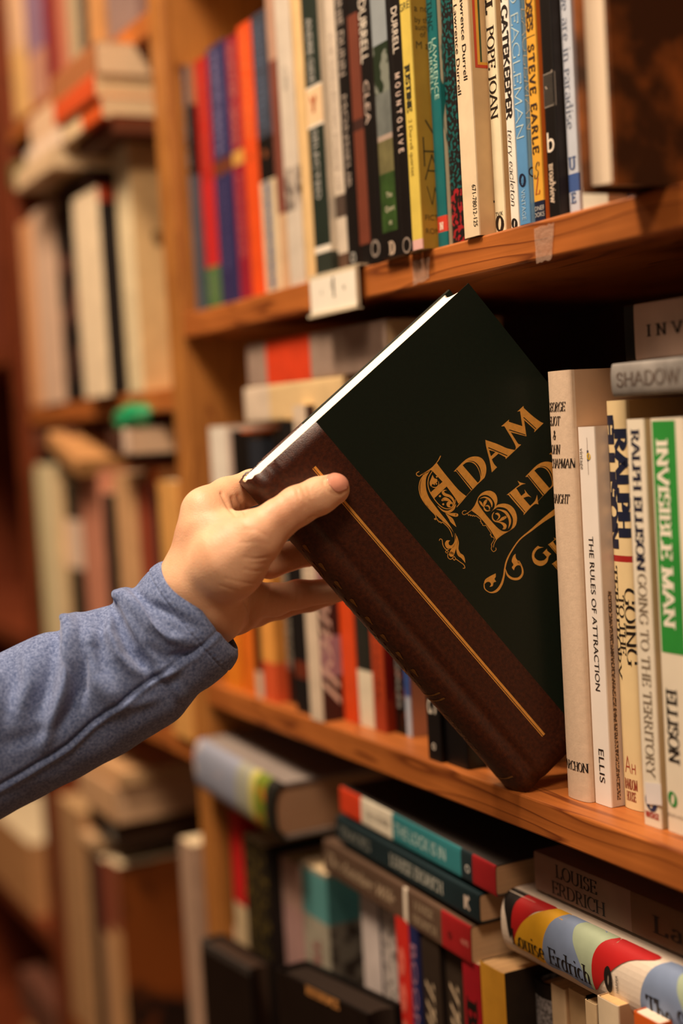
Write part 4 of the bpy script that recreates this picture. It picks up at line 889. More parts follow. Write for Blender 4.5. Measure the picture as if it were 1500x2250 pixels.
# ------------------------------------------------------------------ the green and brown book being pulled out
O_ = np.array([.010, .0057, .0019])
HV = np.array([-.1258, -.6016, .7888]); HV /= np.linalg.norm(HV)
WV = np.array([.1488, .7747, .6145]); WV -= HV*(WV@HV); WV /= np.linalg.norm(WV)
NV = np.cross(WV, HV)          # out of the front board, towards the camera
BT, BH, BW = .0305, .2235, .149
mwB = Matrix.Identity(4)
for i in range(3):
    # local x = out of front board, y = along the width, z = up the spine;  origin at the foot of the spine, mid thickness
    mwB[i][0], mwB[i][1], mwB[i][2] = NV[i], WV[i], HV[i]
    mwB[i][3] = O_[i]-NV[i]*BT/2
def cover_pt(x, y):
    d = ray(x, y); t = ((O_-CAM)@NV)/(d@NV); q = CAM+d*t-O_
    return q@WV, q@HV
GREEN = mat('0b190f', .42, .12, 700, .12, spec=.4, bscale=2500)
LEATH = mat('30130a', .40, .0, 520, .5, c2='4a210f', thr=(.35, .7), spec=.45, bscale=1500, detail=6)
GOLD = mat('e8a84c', .38, .10, 500, .1, spec=.8, metal=.25)
GOLDD = mat('8a6a3a', .35, .2, 300, metal=.6)
def hero():
    root = empty('book', mwB, 'dark green and brown hardback with gold title, tilted out of the shelf by the hand', 'book')
    t, h, d = BT, BH, BW
    # case outline, right board outer face at x=+t/2
    out = [(t/2, d), (t/2, .012), (t/2-.0002, .0105), (t/2-.0012, .0086), (t/2-.0016, .0070), (t/2-.0010, .0052), (t/2-.0002, .0030), (t/2-.0004, .0008)]
    K = 12
    sp = [(t/2*math.cos(a)*.97, -.0078*math.sin(a)+.0008) for a in [math.pi*k/K for k in range(1, K)]]
    out += sp
    out += [(-x, y) for x, y in reversed(out[:8])]
    n = len(out)
    # inner side
    inn = []
    for i, (x, y) in enumerate(out):
        a = out[max(0, i-1)]; b = out[min(n-1, i+1)]
        dx, dy = b[0]-a[0], b[1]-a[1]; l = math.hypot(dx, dy); nx, ny = -dy/l, dx/l
        th = .0022 if (i < 3 or i > n-4) else .0014
        s_ = 1 if (x*nx + (y-.03)*ny) < 0 else -1
        inn.append((x+nx*th*s_, y+ny*th*s_))
    WB = .0401
    out.insert(1, (t/2, WB)); inn.insert(1, (t/2-.0022, WB)); out.insert(-1, (-t/2, WB)); inn.insert(-1, (-t/2+.0022, WB)); n = len(out)
    ZN = 28
    m = MB()
    def edge(z, i):        # frayed head and tail of the spine
        x, y = out[i]
        if y < .012 and z > h-.0005: return z - .0012*abs(math.sin(i*1.7)) + (.0012 if y < .002 else 0)
        return z
    for k in range(ZN):
        z0, z1 = h*k/ZN, h*(k+1)/ZN
        for i in range(n-1):
            mm = GREEN if (i == 0 or i == n-2) else LEATH
            sm = 0 < i < n-2
            m.add([(*out[i], edge(z0, i)), (*out[i+1], edge(z0, i+1)), (*out[i+1], edge(z1, i+1)), (*out[i], edge(z1, i))], [(0, 3, 2, 1)], mm, sm)
            m.add([(*inn[i], z0), (*inn[i+1], z0), (*inn[i+1], z1-.0003), (*inn[i], z1-.0003)], [(0, 1, 2, 3)], mm, sm)
    for i in range(n-1):
        mm = GREEN if (i == 0 or i == n-2) else LEATH
        m.add([(*out[i], 0), (*out[i+1], 0), (*inn[i+1], 0), (*inn[i], 0)], [(0, 1, 2, 3)], mm)
        m.add([(*out[i], edge(h, i)), (*out[i+1], edge(h, i+1)), (*inn[i+1], h-.0003), (*inn[i], h-.0003)], [(0, 3, 2, 1)], mm)
    for k, fl_ in ((0, 0), (n-1, 1)):
        m.add([(*out[k], 0), (*out[k], h), (*inn[k], h), (*inn[k], 0)], [(0, 1, 2, 3) if fl_ else (0, 3, 2, 1)], GREEN)
    o = m.build('cover', root)
    bm = bmesh.new(); bm.from_mesh(o.data); bmesh.ops.remove_doubles(bm, verts=bm.verts, dist=.00002); bm.normal_update(); bm.to_mesh(o.data); bm.free()
    # leaves
    pm = page_mat('fff4e0', .10); oh = .0035; ot = .0008
    q = MB(); e = t/2-.0024; PK = 8
    fore = [(-e+2*e*k/PK, d-.004-.004*(1-(2*k/PK-1)**2)) for k in range(PK+1)]
    bk_ = [(e*math.cos(a), .0015-.0052*math.sin(a)) for a in [math.pi*k/8 for k in range(9)]]
    poly = bk_ + fore; nn = len(poly)
    q.add([(x, y, oh) for x, y in poly]+[(x, y, h-ot) for x, y in poly], [tuple(range(nn)), tuple(range(2*nn-1, nn-1, -1))]+[(i, nn+i, nn+(i+1) % nn, (i+1) % nn) for i in range(nn)], pm)
    q.build('page_block', root)
    hb_ = MB()      # woven head band at the top of the spine
    V = []; F = []
    for i in range(9):
        a = math.pi*i/8; c = (e*.98*math.cos(a), .0006-.0052*math.sin(a))
        for j in range(6):
            b = 2*math.pi*j/6; V.append((c[0]*(1+.0), c[1]-.0009*math.cos(b), h-.0011+.0009*math.sin(b)))
    for i in range(8):
        for j in range(6): F.append((i*6+j, i*6+(j+1) % 6, (i+1)*6+(j+1) % 6, (i+1)*6+j))
    hb_.add(V, F, mat('e8d8b4', .6, c2='9a7a4c', thr=(.45, .55), scale=900), True); hb_.build('head_band', root)

    # gold stamping on the front board, drawn in the flat of the board (w across, h up)
    gm = MB()
    def emit(pts, mtl, lv):
        V = [(t/2+.00006+.00006*lv, *cover_pt(*p)) for p in pts]
        tri = tessellate_polygon([[Vector((v[1], v[2], 0)) for v in V]])
        gm.add(V, [tuple(f) for f in tri], mtl)
    def cr(P):
        """closed outline: Catmull-Rom, a doubled point is a corner"""
        pts = []; 
        for i, p in enumerate(P):
            pts.append((p[0], p[1], len(p) > 2))
        n_ = len(pts); R = []
        for i in range(n_):
            a, b, c, e_ = pts[i-1], pts[i], pts[(i+1) % n_], pts[(i+2) % n_]
            if b[2] and c[2]: R.append(b[:2]); continue
            if b[2]: a = b
            if c[2]: e_ = c
            for j in range(6):
                u = j/6
                R.append(tuple(.5*(2*b[q_]+(-a[q_]+c[q_])*u+(2*a[q_]-5*b[q_]+4*c[q_]-e_[q_])*u*u+(-a[q_]+3*b[q_]-3*c[q_]+e_[q_])*u**3) for q_ in (0, 1)))
        return R
    def stroke(P, wd=None):
        pts = [(p[0], p[1], p[2] if len(p) > 2 else wd) for p in P]
        R = []; n_ = len(pts)
        for i in range(n_-1):
            a, b, c, e_ = pts[max(0, i-1)], pts[i], pts[i+1], pts[min(n_-1, i+2)]
            for j in range(7):
                u = j/7
                R.append(tuple(.5*(2*b[q_]+(-a[q_]+c[q_])*u+(2*a[q_]-5*b[q_]+4*c[q_]-e_[q_])*u*u+(-a[q_]+3*b[q_]-3*c[q_]+e_[q_])*u**3) for q_ in (0, 1, 2)))
        R.append(pts[-1])
        return R
    def S(tr, P, wd=None, mtl=None, lv=0):
        R = stroke(P, wd); n_ = len(R); V = []
        for i in range(n_):
            a = R[max(0, i-1)]; b = R[min(n_-1, i+1)]
            dx, dy = b[0]-a[0], b[1]-a[1]; l = math.hypot(dx, dy) or 1
            hw = max(R[i][2], 1)/2
            for s_ in (1, -1):
                q_ = tr(R[i][0]-dy/l*hw*s_, R[i][1]+dx/l*hw*s_)
                V.append((t/2+.00006+.00006*lv, *cover_pt(*q_)))
        F = [(2*i, 2*i+1, 2*i+3, 2*i+2) for i in range(n_-1)]
        # round caps
        for i in (0, n_-1):
            if R[i][2] > 12:
                o_ = len(V); V += [(t/2+.00006+.00006*lv, *cover_pt(*tr(R[i][0]+R[i][2]/2*math.cos(a), R[i][1]+R[i][2]/2*math.sin(a)))) for a in [2*math.pi*k/12 for k in range(12)]]
                F.append(tuple(range(o_, o_+12)))
        gm.add(V, F, mtl or GOLD)
    def Pg(tr, P, mtl=None, lv=0):
        emit([tr(*p) for p in cr(P)], mtl or GOLD, lv)
    def disc(tr, x, y, r, mtl=None, lv=2):
        emit([tr(x+r*math.cos(2*math.pi*k/14), y+r*math.sin(2*math.pi*k/14)) for k in range(14)], mtl or GOLD, lv)
    T1 = lambda x, y: (900+x*.124444, 980+y*.124444)
    T2 = lambda x, y: (1000+x*.1, 1060+y*.1)
    T3 = lambda x, y: (980+x*.146667, 880+y*.146667)
    T4 = lambda x, y: (1050+x*.12, 1080+y*.12)
    T5 = lambda x, y: (1100+x*.124444, 980+y*.124444)
    D = 1
    # great A
    Pg(T1, [(470,290,D),(545,395),(680,565),(860,775),(995,885,D),(860,1020,D),(780,890),(650,715,D),(430,925,D),(365,820,D),(577,632,D),(395,438,D),(365,425,D),(300,480),(190,505,D),(280,455),(380,385),(430,335)])
    S(T1, [(540,180,18),(505,250,16),(465,305,12)])
    S(T1, [(995,885,12),(830,1075,14)])
    Pg(T1, [(365,425,D),(290,560),(285,740),(330,890),(410,1010),(545,1190),(665,1340),(745,1470),(790,1600),(785,1690),(740,1752),(695,1745),(685,1700),(712,1668,D),(650,1668),(618,1730),(650,1800),(710,1812),(775,1780),(806,1700),(800,1620),(765,1520),(700,1430),(580,1325),(400,1160),(260,1010),(195,860),(185,700),(215,570),(285,465,D)])
    S(T1, [(162,450),(120,478),(122,512),(165,532),(210,505),(280,470)], 15)
    S(T1, [(246,510),(185,610),(162,740),(190,880),(260,1005),(370,1135),(445,1215),(462,1270),(432,1285)], 15)
    S(T1, [(432,1285),(450,1300),(480,1285),(490,1320),(510,1320),(515,1345),(540,1335),(550,1360),(575,1345),(590,1355),(680,1440),(730,1530),(750,1600)], 13)
    S(T1, [(390,450),(335,550),(318,680),(350,800),(420,920),(500,1020),(580,1085),(665,1110),(745,1085),(792,1020),(800,950)], 15, lv=1)
    Pg(T1, [(400,508,D),(432,568),(478,585),(482,632),(440,665,D),(438,690),(400,670),(385,700),(405,730),(360,700),(350,640),(372,580)], lv=1)
    S(T1, [(503,620,8),(508,680,14),(470,726,16),(410,728,14),(375,700,8)], lv=1)
    for x, y, r in ((474,545,15),(468,668,15),(530,885,20),(588,1028,19)): disc(T1, x, y, r)
    S(T1, [(652,782,4),(610,785,20),(582,815,42),(620,858,52),(700,885,44),(760,945,34),(785,1030,12)], lv=1)
    S(T1, [(575,955,40),(620,935,62),(690,960,40),(755,1020,8)], lv=1)
    disc(T1, 700, 1030, 56); disc(T1, 727, 1045, 24, GREEN, 3)
    S(T1, [(750,1000,20),(760,1040,24),(730,1075,20)], lv=2)
    S(T1, [(490,1055,5),(580,1138,26),(680,1160,42),(765,1110,42),(812,1030,8)], lv=1)
    S(T1, [(610,1165,5),(700,1200,36),(790,1215,64),(825,1218,60)], lv=1)
    Pg(T1, [(625,1185,D),(700,1235),(765,1295),(822,1432,D),(725,1350),(680,1275)], lv=1)
    S(T1, [(800,1540,5),(826,1640,24),(808,1750,50),(760,1850,85),(735,1910,92)])
    S(T1, [(830,1590,4),(855,1700,18),(840,1820,38),(870,1910,60),(930,1960,60),(978,2060,5)])
    S(T1, [(520,1668),(535,1640),(570,1660),(585,1750),(635,1825),(690,1825)], 13)
    S(T1, [(628,1868),(650,1842),(678,1865),(652,1890),(628,1868)], 11)
    S(T1, [(672,1900),(672,1965),(720,2000),(760,1970)], 12)
    S(T1, [(755,1985),(780,1950),(805,1985),(785,2015),(755,1985)], 11)
    S(T1, [(810,1992),(890,2050),(950,2095),(972,2150),(940,2158)], 13)
    # D
    def D_letter(tr):
        Pg(tr, [(110,1065,D),(240,930),(330,862),(430,837),(525,862),(585,945),(600,1050),(570,1160),(505,1235),(390,1330),(245,1495,D),(375,1350,D),(150,1062,D)])
        Pg(tr, [(245,970,D),(300,930),(370,925),(440,970),(490,1060),(510,1150),(500,1200),(470,1232,D)], GREEN, 1)
        S(tr, [(155,1045),(385,1325)], 15, GREEN, 1)
        S(tr, [(330,905,4),(420,922,12),(490,1005,19),(523,1130,4)], None, GREEN, 1)
    D_letter(T3)
    # A
    Pg(T3, [(585,590,D),(760,650),(900,712),(1025,742,D),(890,873,D),(885,848,D),(782,795,D),(682,882,D),(715,950),(760,1000,D),(682,1077,D),(650,900),(600,700)])
    Pg(T3, [(640,742,D),(735,770,D),(668,836,D)], GREEN, 1)
    S(T3, [(635,708),(908,825)], 14, GREEN, 1)
    S(T3, [(890,873),(1030,742)], 8)
    # M
    Pg(T3, [(822,388,D),(940,285,D),(935,318,D),(1140,385,D),(1105,158,D),(1062,168,D),(1155,82,D),(1160,112,D),(1290,230),(1400,312),(1456,340,D),(1316,476,D),(1325,436,D),(1165,292,D),(1200,536,D),(965,475,D),(1050,610),(1080,650),(1122,660,D),(1030,745,D),(1040,690),(990,585),(870,385,D)])
    S(T3, [(945,440),(1180,515)], 13, GREEN, 1); S(T3, [(1160,255),(1340,420)], 13, GREEN, 1)
    # great B
    Pg(T2, [(345,612,D),(420,510),(470,400),(510,310),(580,235),(680,187),(780,187),(870,240),(915,330),(920,430),(888,520,D),(960,480),(1080,465),(1200,500),(1300,600),(1350,750),(1340,900),(1280,1000),(1180,1065),(1030,1150),(890,1260,D),(850,1180),(770,1050),(640,880),(500,730)])
    Pg(T2, [(493,410),(525,325),(620,277),(720,290),(810,365),(862,470),(850,560),(780,650,D),(870,578),(950,542),(1100,568),(1200,670),(1262,800),(1250,950),(1190,1050),(1080,1077),(980,1040),(860,930),(720,770),(600,620),(520,500)], GREEN, 1)
    S(T2, [(540,355,8),(640,325,28),(740,372,50),(795,460,44),(797,545,8)], lv=2)
    S(T2, [(533,418,34),(570,470,46),(612,540,6)], lv=2); S(T2, [(678,395,46),(645,450,64),(628,520,26),(628,560,8)], lv=2)
    S(T2, [(612,500,5),(640,585,34),(690,625,28),(765,612,8)], lv=2); S(T2, [(655,520,10),(710,512,34),(748,555,30),(740,600,12)], lv=2)
    S(T2, [(900,590,6),(1010,612,34),(1110,665,60),(1185,790,56),(1195,900,40),(1160,1012,5)], lv=2)
    S(T2, [(850,650,8),(812,715,22),(820,800,26),(880,855,28),(960,845,28),(1030,800,64),(1095,765,56)], lv=2)
    S(T2, [(872,690,10),(925,690,50),(965,745,38),(935,805,18),(895,832,5)], lv=2)
    S(T2, [(890,868,6),(1000,885,34),(1080,940,74),(1080,1000,58),(1045,1020,24)], lv=2)
    S(T2, [(238,625),(185,622),(150,668),(182,708),(240,690),(300,650),(350,612)], 13)
    S(T2, [(235,680),(275,690),(290,725),(320,705),(335,735),(360,715),(380,745),(400,720),(425,748),(450,735),(540,800),(560,830),(545,855),(570,870),(570,900),(595,905),(600,940),(640,950),(670,945),(740,1050),(785,1120),(765,1150),(790,1170),(790,1195),(840,1210),(852,1250),(828,1300),(790,1365),(800,1400),(788,1460),(835,1520),(893,1482),(885,1432)], 12)
    S(T2, [(1290,990,6),(1180,1062,12),(1020,1155,14),(900,1258,14),(850,1350,13),(836,1425,11)])
    # E D E
    def E_letter(tr):
        Pg(tr, [(100,865,D),(330,680,D),(295,612,D),(350,645),(437,665,D),(370,682),(270,745,D),(360,882,D),(430,825,D),(416,765,D),(460,830),(537,908,D),(480,890),(395,918,D),(515,1057,D),(600,970),(640,858,D),(648,950),(662,1032,D),(605,1022),(520,1090),(400,1222,D),(405,1182,D),(130,862,D)])
        S(tr, [(155,845),(420,1160)], 14, GREEN, 1)
    E_letter(T5)
    Td = lambda x, y: T5(430+(x-110)*(.1466667/.1244444), 545+(y-1065)*(.1466667/.1244444))
    D_letter(Td)
    E_letter(lambda x, y: T5(x+750, y-720))
    # second line
    Pg(T5, [(652,1763,D),(690,1780),(757,1790,D),(700,1800),(640,1830),(600,1890),(590,1950),(640,2010),(720,2020),(780,2000),(812,1960,D),(745,1888,D),(725,1902,D),(812,1812,D),(820,1850),(887,1905,D),(845,1950),(820,2040),(760,2100),(680,2115),(590,2070),(550,1970),(560,1870),(610,1800)])
    S(T5, [(592,1960,4),(640,2005,10),(700,2020,12),(770,2010,5)], None, GREEN, 1)
    E_letter(lambda x, y: T5(828+.53*(x-100), 1748+.53*(y-865)))
    E_letter(lambda x, y: T5(895+.53*(x-100), 2088+.53*(y-865)))
    # flourish
    S(T4, [(1720,170,150),(1420,365,100),(1200,520,66),(980,700,36),(760,880,22),(610,1090,24),(525,1260,28),(490,1400,26),(470,1550,32),(425,1700,42),(340,1815,46),(225,1848,20),(125,1785,18),(108,1690,20)])
    Pg(T4, [(322,1498,D),(322,1560),(300,1600),(332,1650,D),(282,1670),(265,1730),(208,1745,D),(235,1700),(210,1658),(155,1660),(100,1720,D),(125,1620),(200,1560)])
    S(T4, [(500,1420,8),(540,1530,34),(630,1595,42),(740,1592,46),(805,1520,38),(812,1430,28),(780,1340,26),(740,1290,50)])
    Pg(T4, [(686,1138,D),(690,1215),(755,1300),(800,1365,D),(730,1348),(680,1380),(655,1442,D),(618,1390),(645,1340),(615,1275),(640,1185)])
    # double rule along the brown quarter binding
    for w_, hw in ((.02455, .00065), (.02325, .00022)):
        gm.add([(t/2+.00006, w_-hw, .0168), (t/2+.00006, w_+hw, .0168), (t/2+.00006, w_+hw, .207), (t/2+.00006, w_-hw, .207)], [(0, 1, 2, 3)], GOLD)
    gm.build('gold_stamping', root)['label'] = 'gold title lettering and rule stamped on the front board'
    # lettering across the round spine
    sm_ = MB()
    def spy(x): 
        a = math.acos(max(-1, min(1, x/(t/2*.97)))); return -.0078*math.sin(a)+.0008-.0002
    for s_, z0, ln, sz in (('ADAM BEDE', .185, .105, .011), ('GEORGE', .060, .030, .006), ('ELIOT', .058, .022, .006), ("READER'S", .022, .012, .004)):
        V, F = serif(s_, **ROM); a = min(p[0] for p in V); b = max(p[0] for p in V); k = ln/(b-a)
        off = {'GEORGE': .003, 'ELIOT': -.006}.get(s_, 0)
        sm_.add([(v*sz-sz/2+off, spy(v*sz-sz/2+off), z0-(u-a)*k) for u, v in V], F, GOLDD)
    for z in (.206, .200, .074, .070, .012):
        K2 = 10
        V = []
        for k in range(K2+1):
            x = -.0135+.027*k/K2; V += [(x, spy(x), z-.0005), (x, spy(x), z+.0005)]
        sm_.add(V, [(2*k, 2*k+1, 2*k+3, 2*k+2) for k in range(K2)], GOLDD)
    for k in range(9):
        z = .19-.0125*k
        for s_ in (-1, 1):
            pts = [(s_*(.0100+.0010*math.cos(a)*(1+.6*math.sin(3*a))), z+.0038*math.sin(a)*(1+.3*math.cos(2*a))) for a in [2*math.pi*j/15 for j in range(15)]]
            sm_.add([(x, spy(x), zz) for x, zz in pts], [tuple(range(15))], GOLDD)
    sm_.build('spine_lettering', root)
    return root
hero()
# ------------------------------------------------------------------ hand and sleeve
# a smooth body grown from bone chains: signed distances blended together, then meshed
def surface_nets(f, lo, hi, h_):
    xs = [np.arange(lo[i], hi[i]+h_, h_, dtype=np.float32) for i in range(3)]
    X, Y, Z = np.meshgrid(*xs, indexing='ij')
    Fv = f(X, Y, Z)
    s = Fv < 0
    nx, ny, nz = s.shape
    acc = np.zeros((nx-1, ny-1, nz-1, 3), np.float32); cnt = np.zeros((nx-1, ny-1, nz-1), np.float32)
    def sl(a, o): return a[o[0]:nx-1+o[0], o[1]:ny-1+o[1], o[2]:nz-1+o[2]]
    corners = [(i, j, k) for i in (0, 1) for j in (0, 1) for k in (0, 1)]
    for a in corners:
        for ax in range(3):
            if a[ax] == 1: continue
            b = list(a); b[ax] = 1; b = tuple(b)
            fa, fb = sl(Fv, a), sl(Fv, b); c = (fa < 0) != (fb < 0)
            t = np.where(c, fa/(fa-fb+1e-12), 0)
            for q in range(3):
                acc[..., q] += np.where(c, a[q]+(t if q == ax else 0), 0)
            cnt += c
    act = cnt > 0
    idx = -np.ones(act.shape, np.int64); idx[act] = np.arange(act.sum())
    ijk = np.argwhere(act)
    V = (ijk + acc[act]/cnt[act][:, None])*h_ + np.array(lo)
    faces = []
    for ax in range(3):
        a0 = [slice(1, nx-1), slice(1, ny-1), slice(1, nz-1)]; a0[ax] = slice(0, (nx, ny, nz)[ax]-1)
        a1 = list(a0); a1[ax] = slice(1, (nx, ny, nz)[ax])
        s0, s1 = s[tuple(a0)], s[tuple(a1)]
        c = np.argwhere(s0 != s1); 
        off = np.array([1, 1, 1]); off[ax] = 0; c = c+off
        inside = s[tuple(c.T)]
        u, v = [(1, 2), (2, 0), (0, 1)][ax]
        eu = np.zeros(3, int); eu[u] = 1; ev = np.zeros(3, int); ev[v] = 1
        q = [idx[tuple((c-eu-ev).T)], idx[tuple((c-ev).T)], idx[tuple(c.T)], idx[tuple((c-eu).T)]]
        Q = np.stack(q, 1); Q[~inside] = Q[~inside][:, ::-1]
        faces.append(Q)
    return V, np.concatenate(faces)
def cpt(px, py, D):    # photograph point at depth D -> camera frame, millimetres
    return np.array([(px-750)/FPX*D, (1125-py)/FPX*D, -D])*1000
def cone(X, Y, Z, a, b, ra, rb, sq=None):
    ab = b-a; L2 = ab@ab
    t = np.clip(((X-a[0])*ab[0]+(Y-a[1])*ab[1]+(Z-a[2])*ab[2])/L2, 0, 1)
    dx = X-a[0]-t*ab[0]; dy = Y-a[1]-t*ab[1]; dz = Z-a[2]-t*ab[2]
    if sq: dz = dz*sq
    return np.sqrt(dx*dx+dy*dy+dz*dz) - (ra+(rb-ra)*t)
def smin(a, b, k):
    h_ = np.clip(.5+.5*(b-a)/k, 0, 1)
    return b+(a-b)*h_-k*h_*(1-h_)
def chain(X, Y, Z, P, k=3.0):
    d = None
    for (p, q) in zip(P[:-1], P[1:]):
        e = cone(X, Y, Z, cpt(*p[:3]), cpt(*q[:3]), p[3], q[3])
        d = e if d is None else smin(d, e, k)
    return d
THUMB = [(500,1235,.704,17.5),(565,1183,.7005,12.6),(608,1143,.7025,9.9),(652,1112,.7045,9.7),(700,1090,.7085,9.1),(733,1075,.7115,8.1)]
INDEX = [(452,1122,.722,11.6),(500,1092,.733,9.9),(556,1070,.747,9.0),(620,1060,.757,8.2),(670,1070,.7615,7.4),(715,1092,.7625,6.6)]
MIDDLE = [(478,1190,.737,11.5),(545,1225,.750,9.2),(592,1234,.7575,8.6),(680,1211,.7625,7.6),(750,1195,.7635,7.0),(790,1188,.7635,6.4)]
RING = [(500,1285,.742,12.5),(560,1318,.750,9.3),(602,1318,.756,8.5),(655,1306,.7615,7.5),(735,1296,.7655,6.4),(800,1286,.766,5.8)]
PINKY = [(515,1350,.748,11),(562,1345,.764,7.6),(615,1332,.776,6.8),(680,1318,.780,6.2),(722,1309,.779,5.6)]
def hand_sdf(X, Y, Z):
    palm = cone(X, Y, Z, cpt(428,1290,.720), cpt(455,1128,.722), 17.5, 12.2)
    palm = smin(palm, cone(X, Y, Z, cpt(428,1290,.720), cpt(505,1238,.706), 18.5, 17.5), 8)
    palm = smin(palm, cone(X, Y, Z, cpt(440,1300,.722), cpt(478,1190,.737), 19, 12), 8)
    palm = smin(palm, cone(X, Y, Z, cpt(452,1170,.716), cpt(545,1172,.706), 12.5, 10.5), 8)
    palm = smin(palm, cone(X, Y, Z, cpt(455,1320,.728), cpt(502,1285,.742), 19, 13), 8)
    palm = smin(palm, cone(X, Y, Z, cpt(468,1345,.735), cpt(520,1345,.748), 17, 11), 8)
    arm = cone(X, Y, Z, cpt(448,1325,.726), cpt(330,1420,.728), 19.5, 17)
    palm = smin(palm, arm, 10)
    th = chain(X, Y, Z, THUMB)
    d = smin(palm, th, 7)
    ix = chain(X, Y, Z, INDEX); d = smin(d, ix, 5)
    md = chain(X, Y, Z, MIDDLE); rg = chain(X, Y, Z, RING); pk = chain(X, Y, Z, PINKY)
    fs = smin(smin(md, rg, 1.2), pk, 1.2)
    # fingers part from each other but run into the palm
    d = smin(d, md, 4); d = smin(d, rg, 3); d = smin(d, pk, 3)
    return d
lo = cpt(270, 1470, .80); hi = cpt(830, 1000, .66)
lo = np.minimum(lo, hi)-2; hi_ = np.maximum(cpt(270, 1470, .80), cpt(830, 1000, .68))+2
hi_[2] = -672; lo[2] = -798
HV_, HF = surface_nets(hand_sdf, lo, hi_, .85)
# creases: shallow grooves along lines traced on the skin, only on the side they lie on
def grooves(V, Nn, lines, facing=.1):
    z = -V[:, 2]; px = 750+V[:, 0]/z*FPX; py = 1125-V[:, 1]/z*FPX
    d_out = np.zeros(len(V))
    face = Nn[:, 2] > facing
    for pts, wd, dep, smin_, smax_ in lines:
        best = np.full(len(V), 1e9)
        for (x0, y0), (x1, y1) in zip(pts[:-1], pts[1:]):
            ex, ey = x1-x0, y1-y0; l2 = ex*ex+ey*ey
            t = np.clip(((px-x0)*ex+(py-y0)*ey)/l2, 0, 1)
            best = np.minimum(best, np.hypot(px-x0-t*ex, py-y0-t*ey))
        m_ = face & (z > smin_) & (z < smax_)
        d_out -= np.where(m_, 1.15*dep*np.exp(-(best/wd)**2), 0)
    return d_out
def vnormals(V, Fc):
    a, b, c, e = (V[Fc[:, i]] for i in range(4))
    n_ = np.cross(c-a, e-b); N_ = np.zeros_like(V)
    for i in range(4): np.add.at(N_, Fc[:, i], n_)
    return N_/(np.linalg.norm(N_, axis=1)[:, None]+1e-9)
def relax(V, Fc, it):
    for _ in range(it):
        S_ = np.zeros_like(V); C_ = np.zeros(len(V))
        for i in range(4):
            for j in (1, 3):
                np.add.at(S_, Fc[:, i], V[Fc[:, (i+j) % 4]]); np.add.at(C_, Fc[:, i], 1)
        V = V*.45+(S_/C_[:, None])*.55
    return V
HV_ = relax(HV_, HF, 3)
N0 = vnormals(HV_, HF)
if (N0*(HV_-HV_.mean(0))).sum() < 0: HF = HF[:, ::-1]; N0 = -N0
c6 = lambda *q: [(350+x/3, 950+y/3) for x, y in q]
LN = [
 (c6((905,370),(920,450),(955,500)), 2.6, .30, 0, 9999), (c6((935,355),(965,430),(1000,470)), 2.6, .26, 0, 9999), (c6((975,360),(1000,420)), 2.4, .2, 0, 9999),
 (c6((870,410),(890,480)), 2.6, .15, 0, 9999),
 (c6((985,575),(1010,560),(1050,560)), 3, .5, 0, 9999),
 (c6((500,545),(455,490),(430,440),(410,400)), 4, .8, 0, 9999), (c6((530,545),(495,490),(480,430)), 3.5, .7, 0, 9999), (c6((560,540),(545,480),(520,420)), 4, .8, 0, 9999), (c6((575,520),(585,480)), 5, 1.0, 0, 9999),
 (c6((720,820),(640,835),(560,825)), 2.8, .40, 0, 9999), (c6((700,905),(640,915),(560,905)), 2.6, .3, 0, 9999), (c6((690,860),(600,872)), 2.4, .18, 0, 9999),
 (c6((640,1000),(520,985),(430,960)), 2.6, .22, 0, 9999), (c6((600,1060),(500,1045),(400,1010)), 2.6, .18, 0, 9999), (c6((560,1110),(460,1100),(380,1070)), 2.6, .18, 0, 9999),
 (c6((520,1180),(440,1160),(360,1110)), 2.6, .16, 0, 9999),
 (c6((700,680),(640,640),(560,640)), 4, .15, 0, 9999), (c6((720,740),(640,720),(540,730)), 4, .15, 0, 9999),
 (c6((905,985),(915,1060),(905,1150)), 3, .5, 0, 9999), (c6((918,985),(930,1060),(922,1150)), 2.4, .3, 0, 9999), (c6((735,990),(730,1060),(690,1190)), 4, .5, 0, 9999),
 (c6((1165,290),(1110,290),(1080,315),(1085,350),(1115,390),(1160,412),(1200,405)), 2.6, .32, 0, 9999),
 (c6((570,1120),(600,1180),(600,1260)), 4, .8, 0, 9999),
]
disp = grooves(HV_, N0, LN)
# faint tendon and skin unevenness
disp += .12*np.sin(HV_[:, 0]*.31+1.3*np.sin(HV_[:, 1]*.17))*np.sin(HV_[:, 1]*.23+HV_[:, 2]*.19)
HV_ = HV_ + N0*disp[:, None]
RM = np.stack([RT, UP, -FW], 1)
def toW(V): return CAM + (V/1000)@RM.T

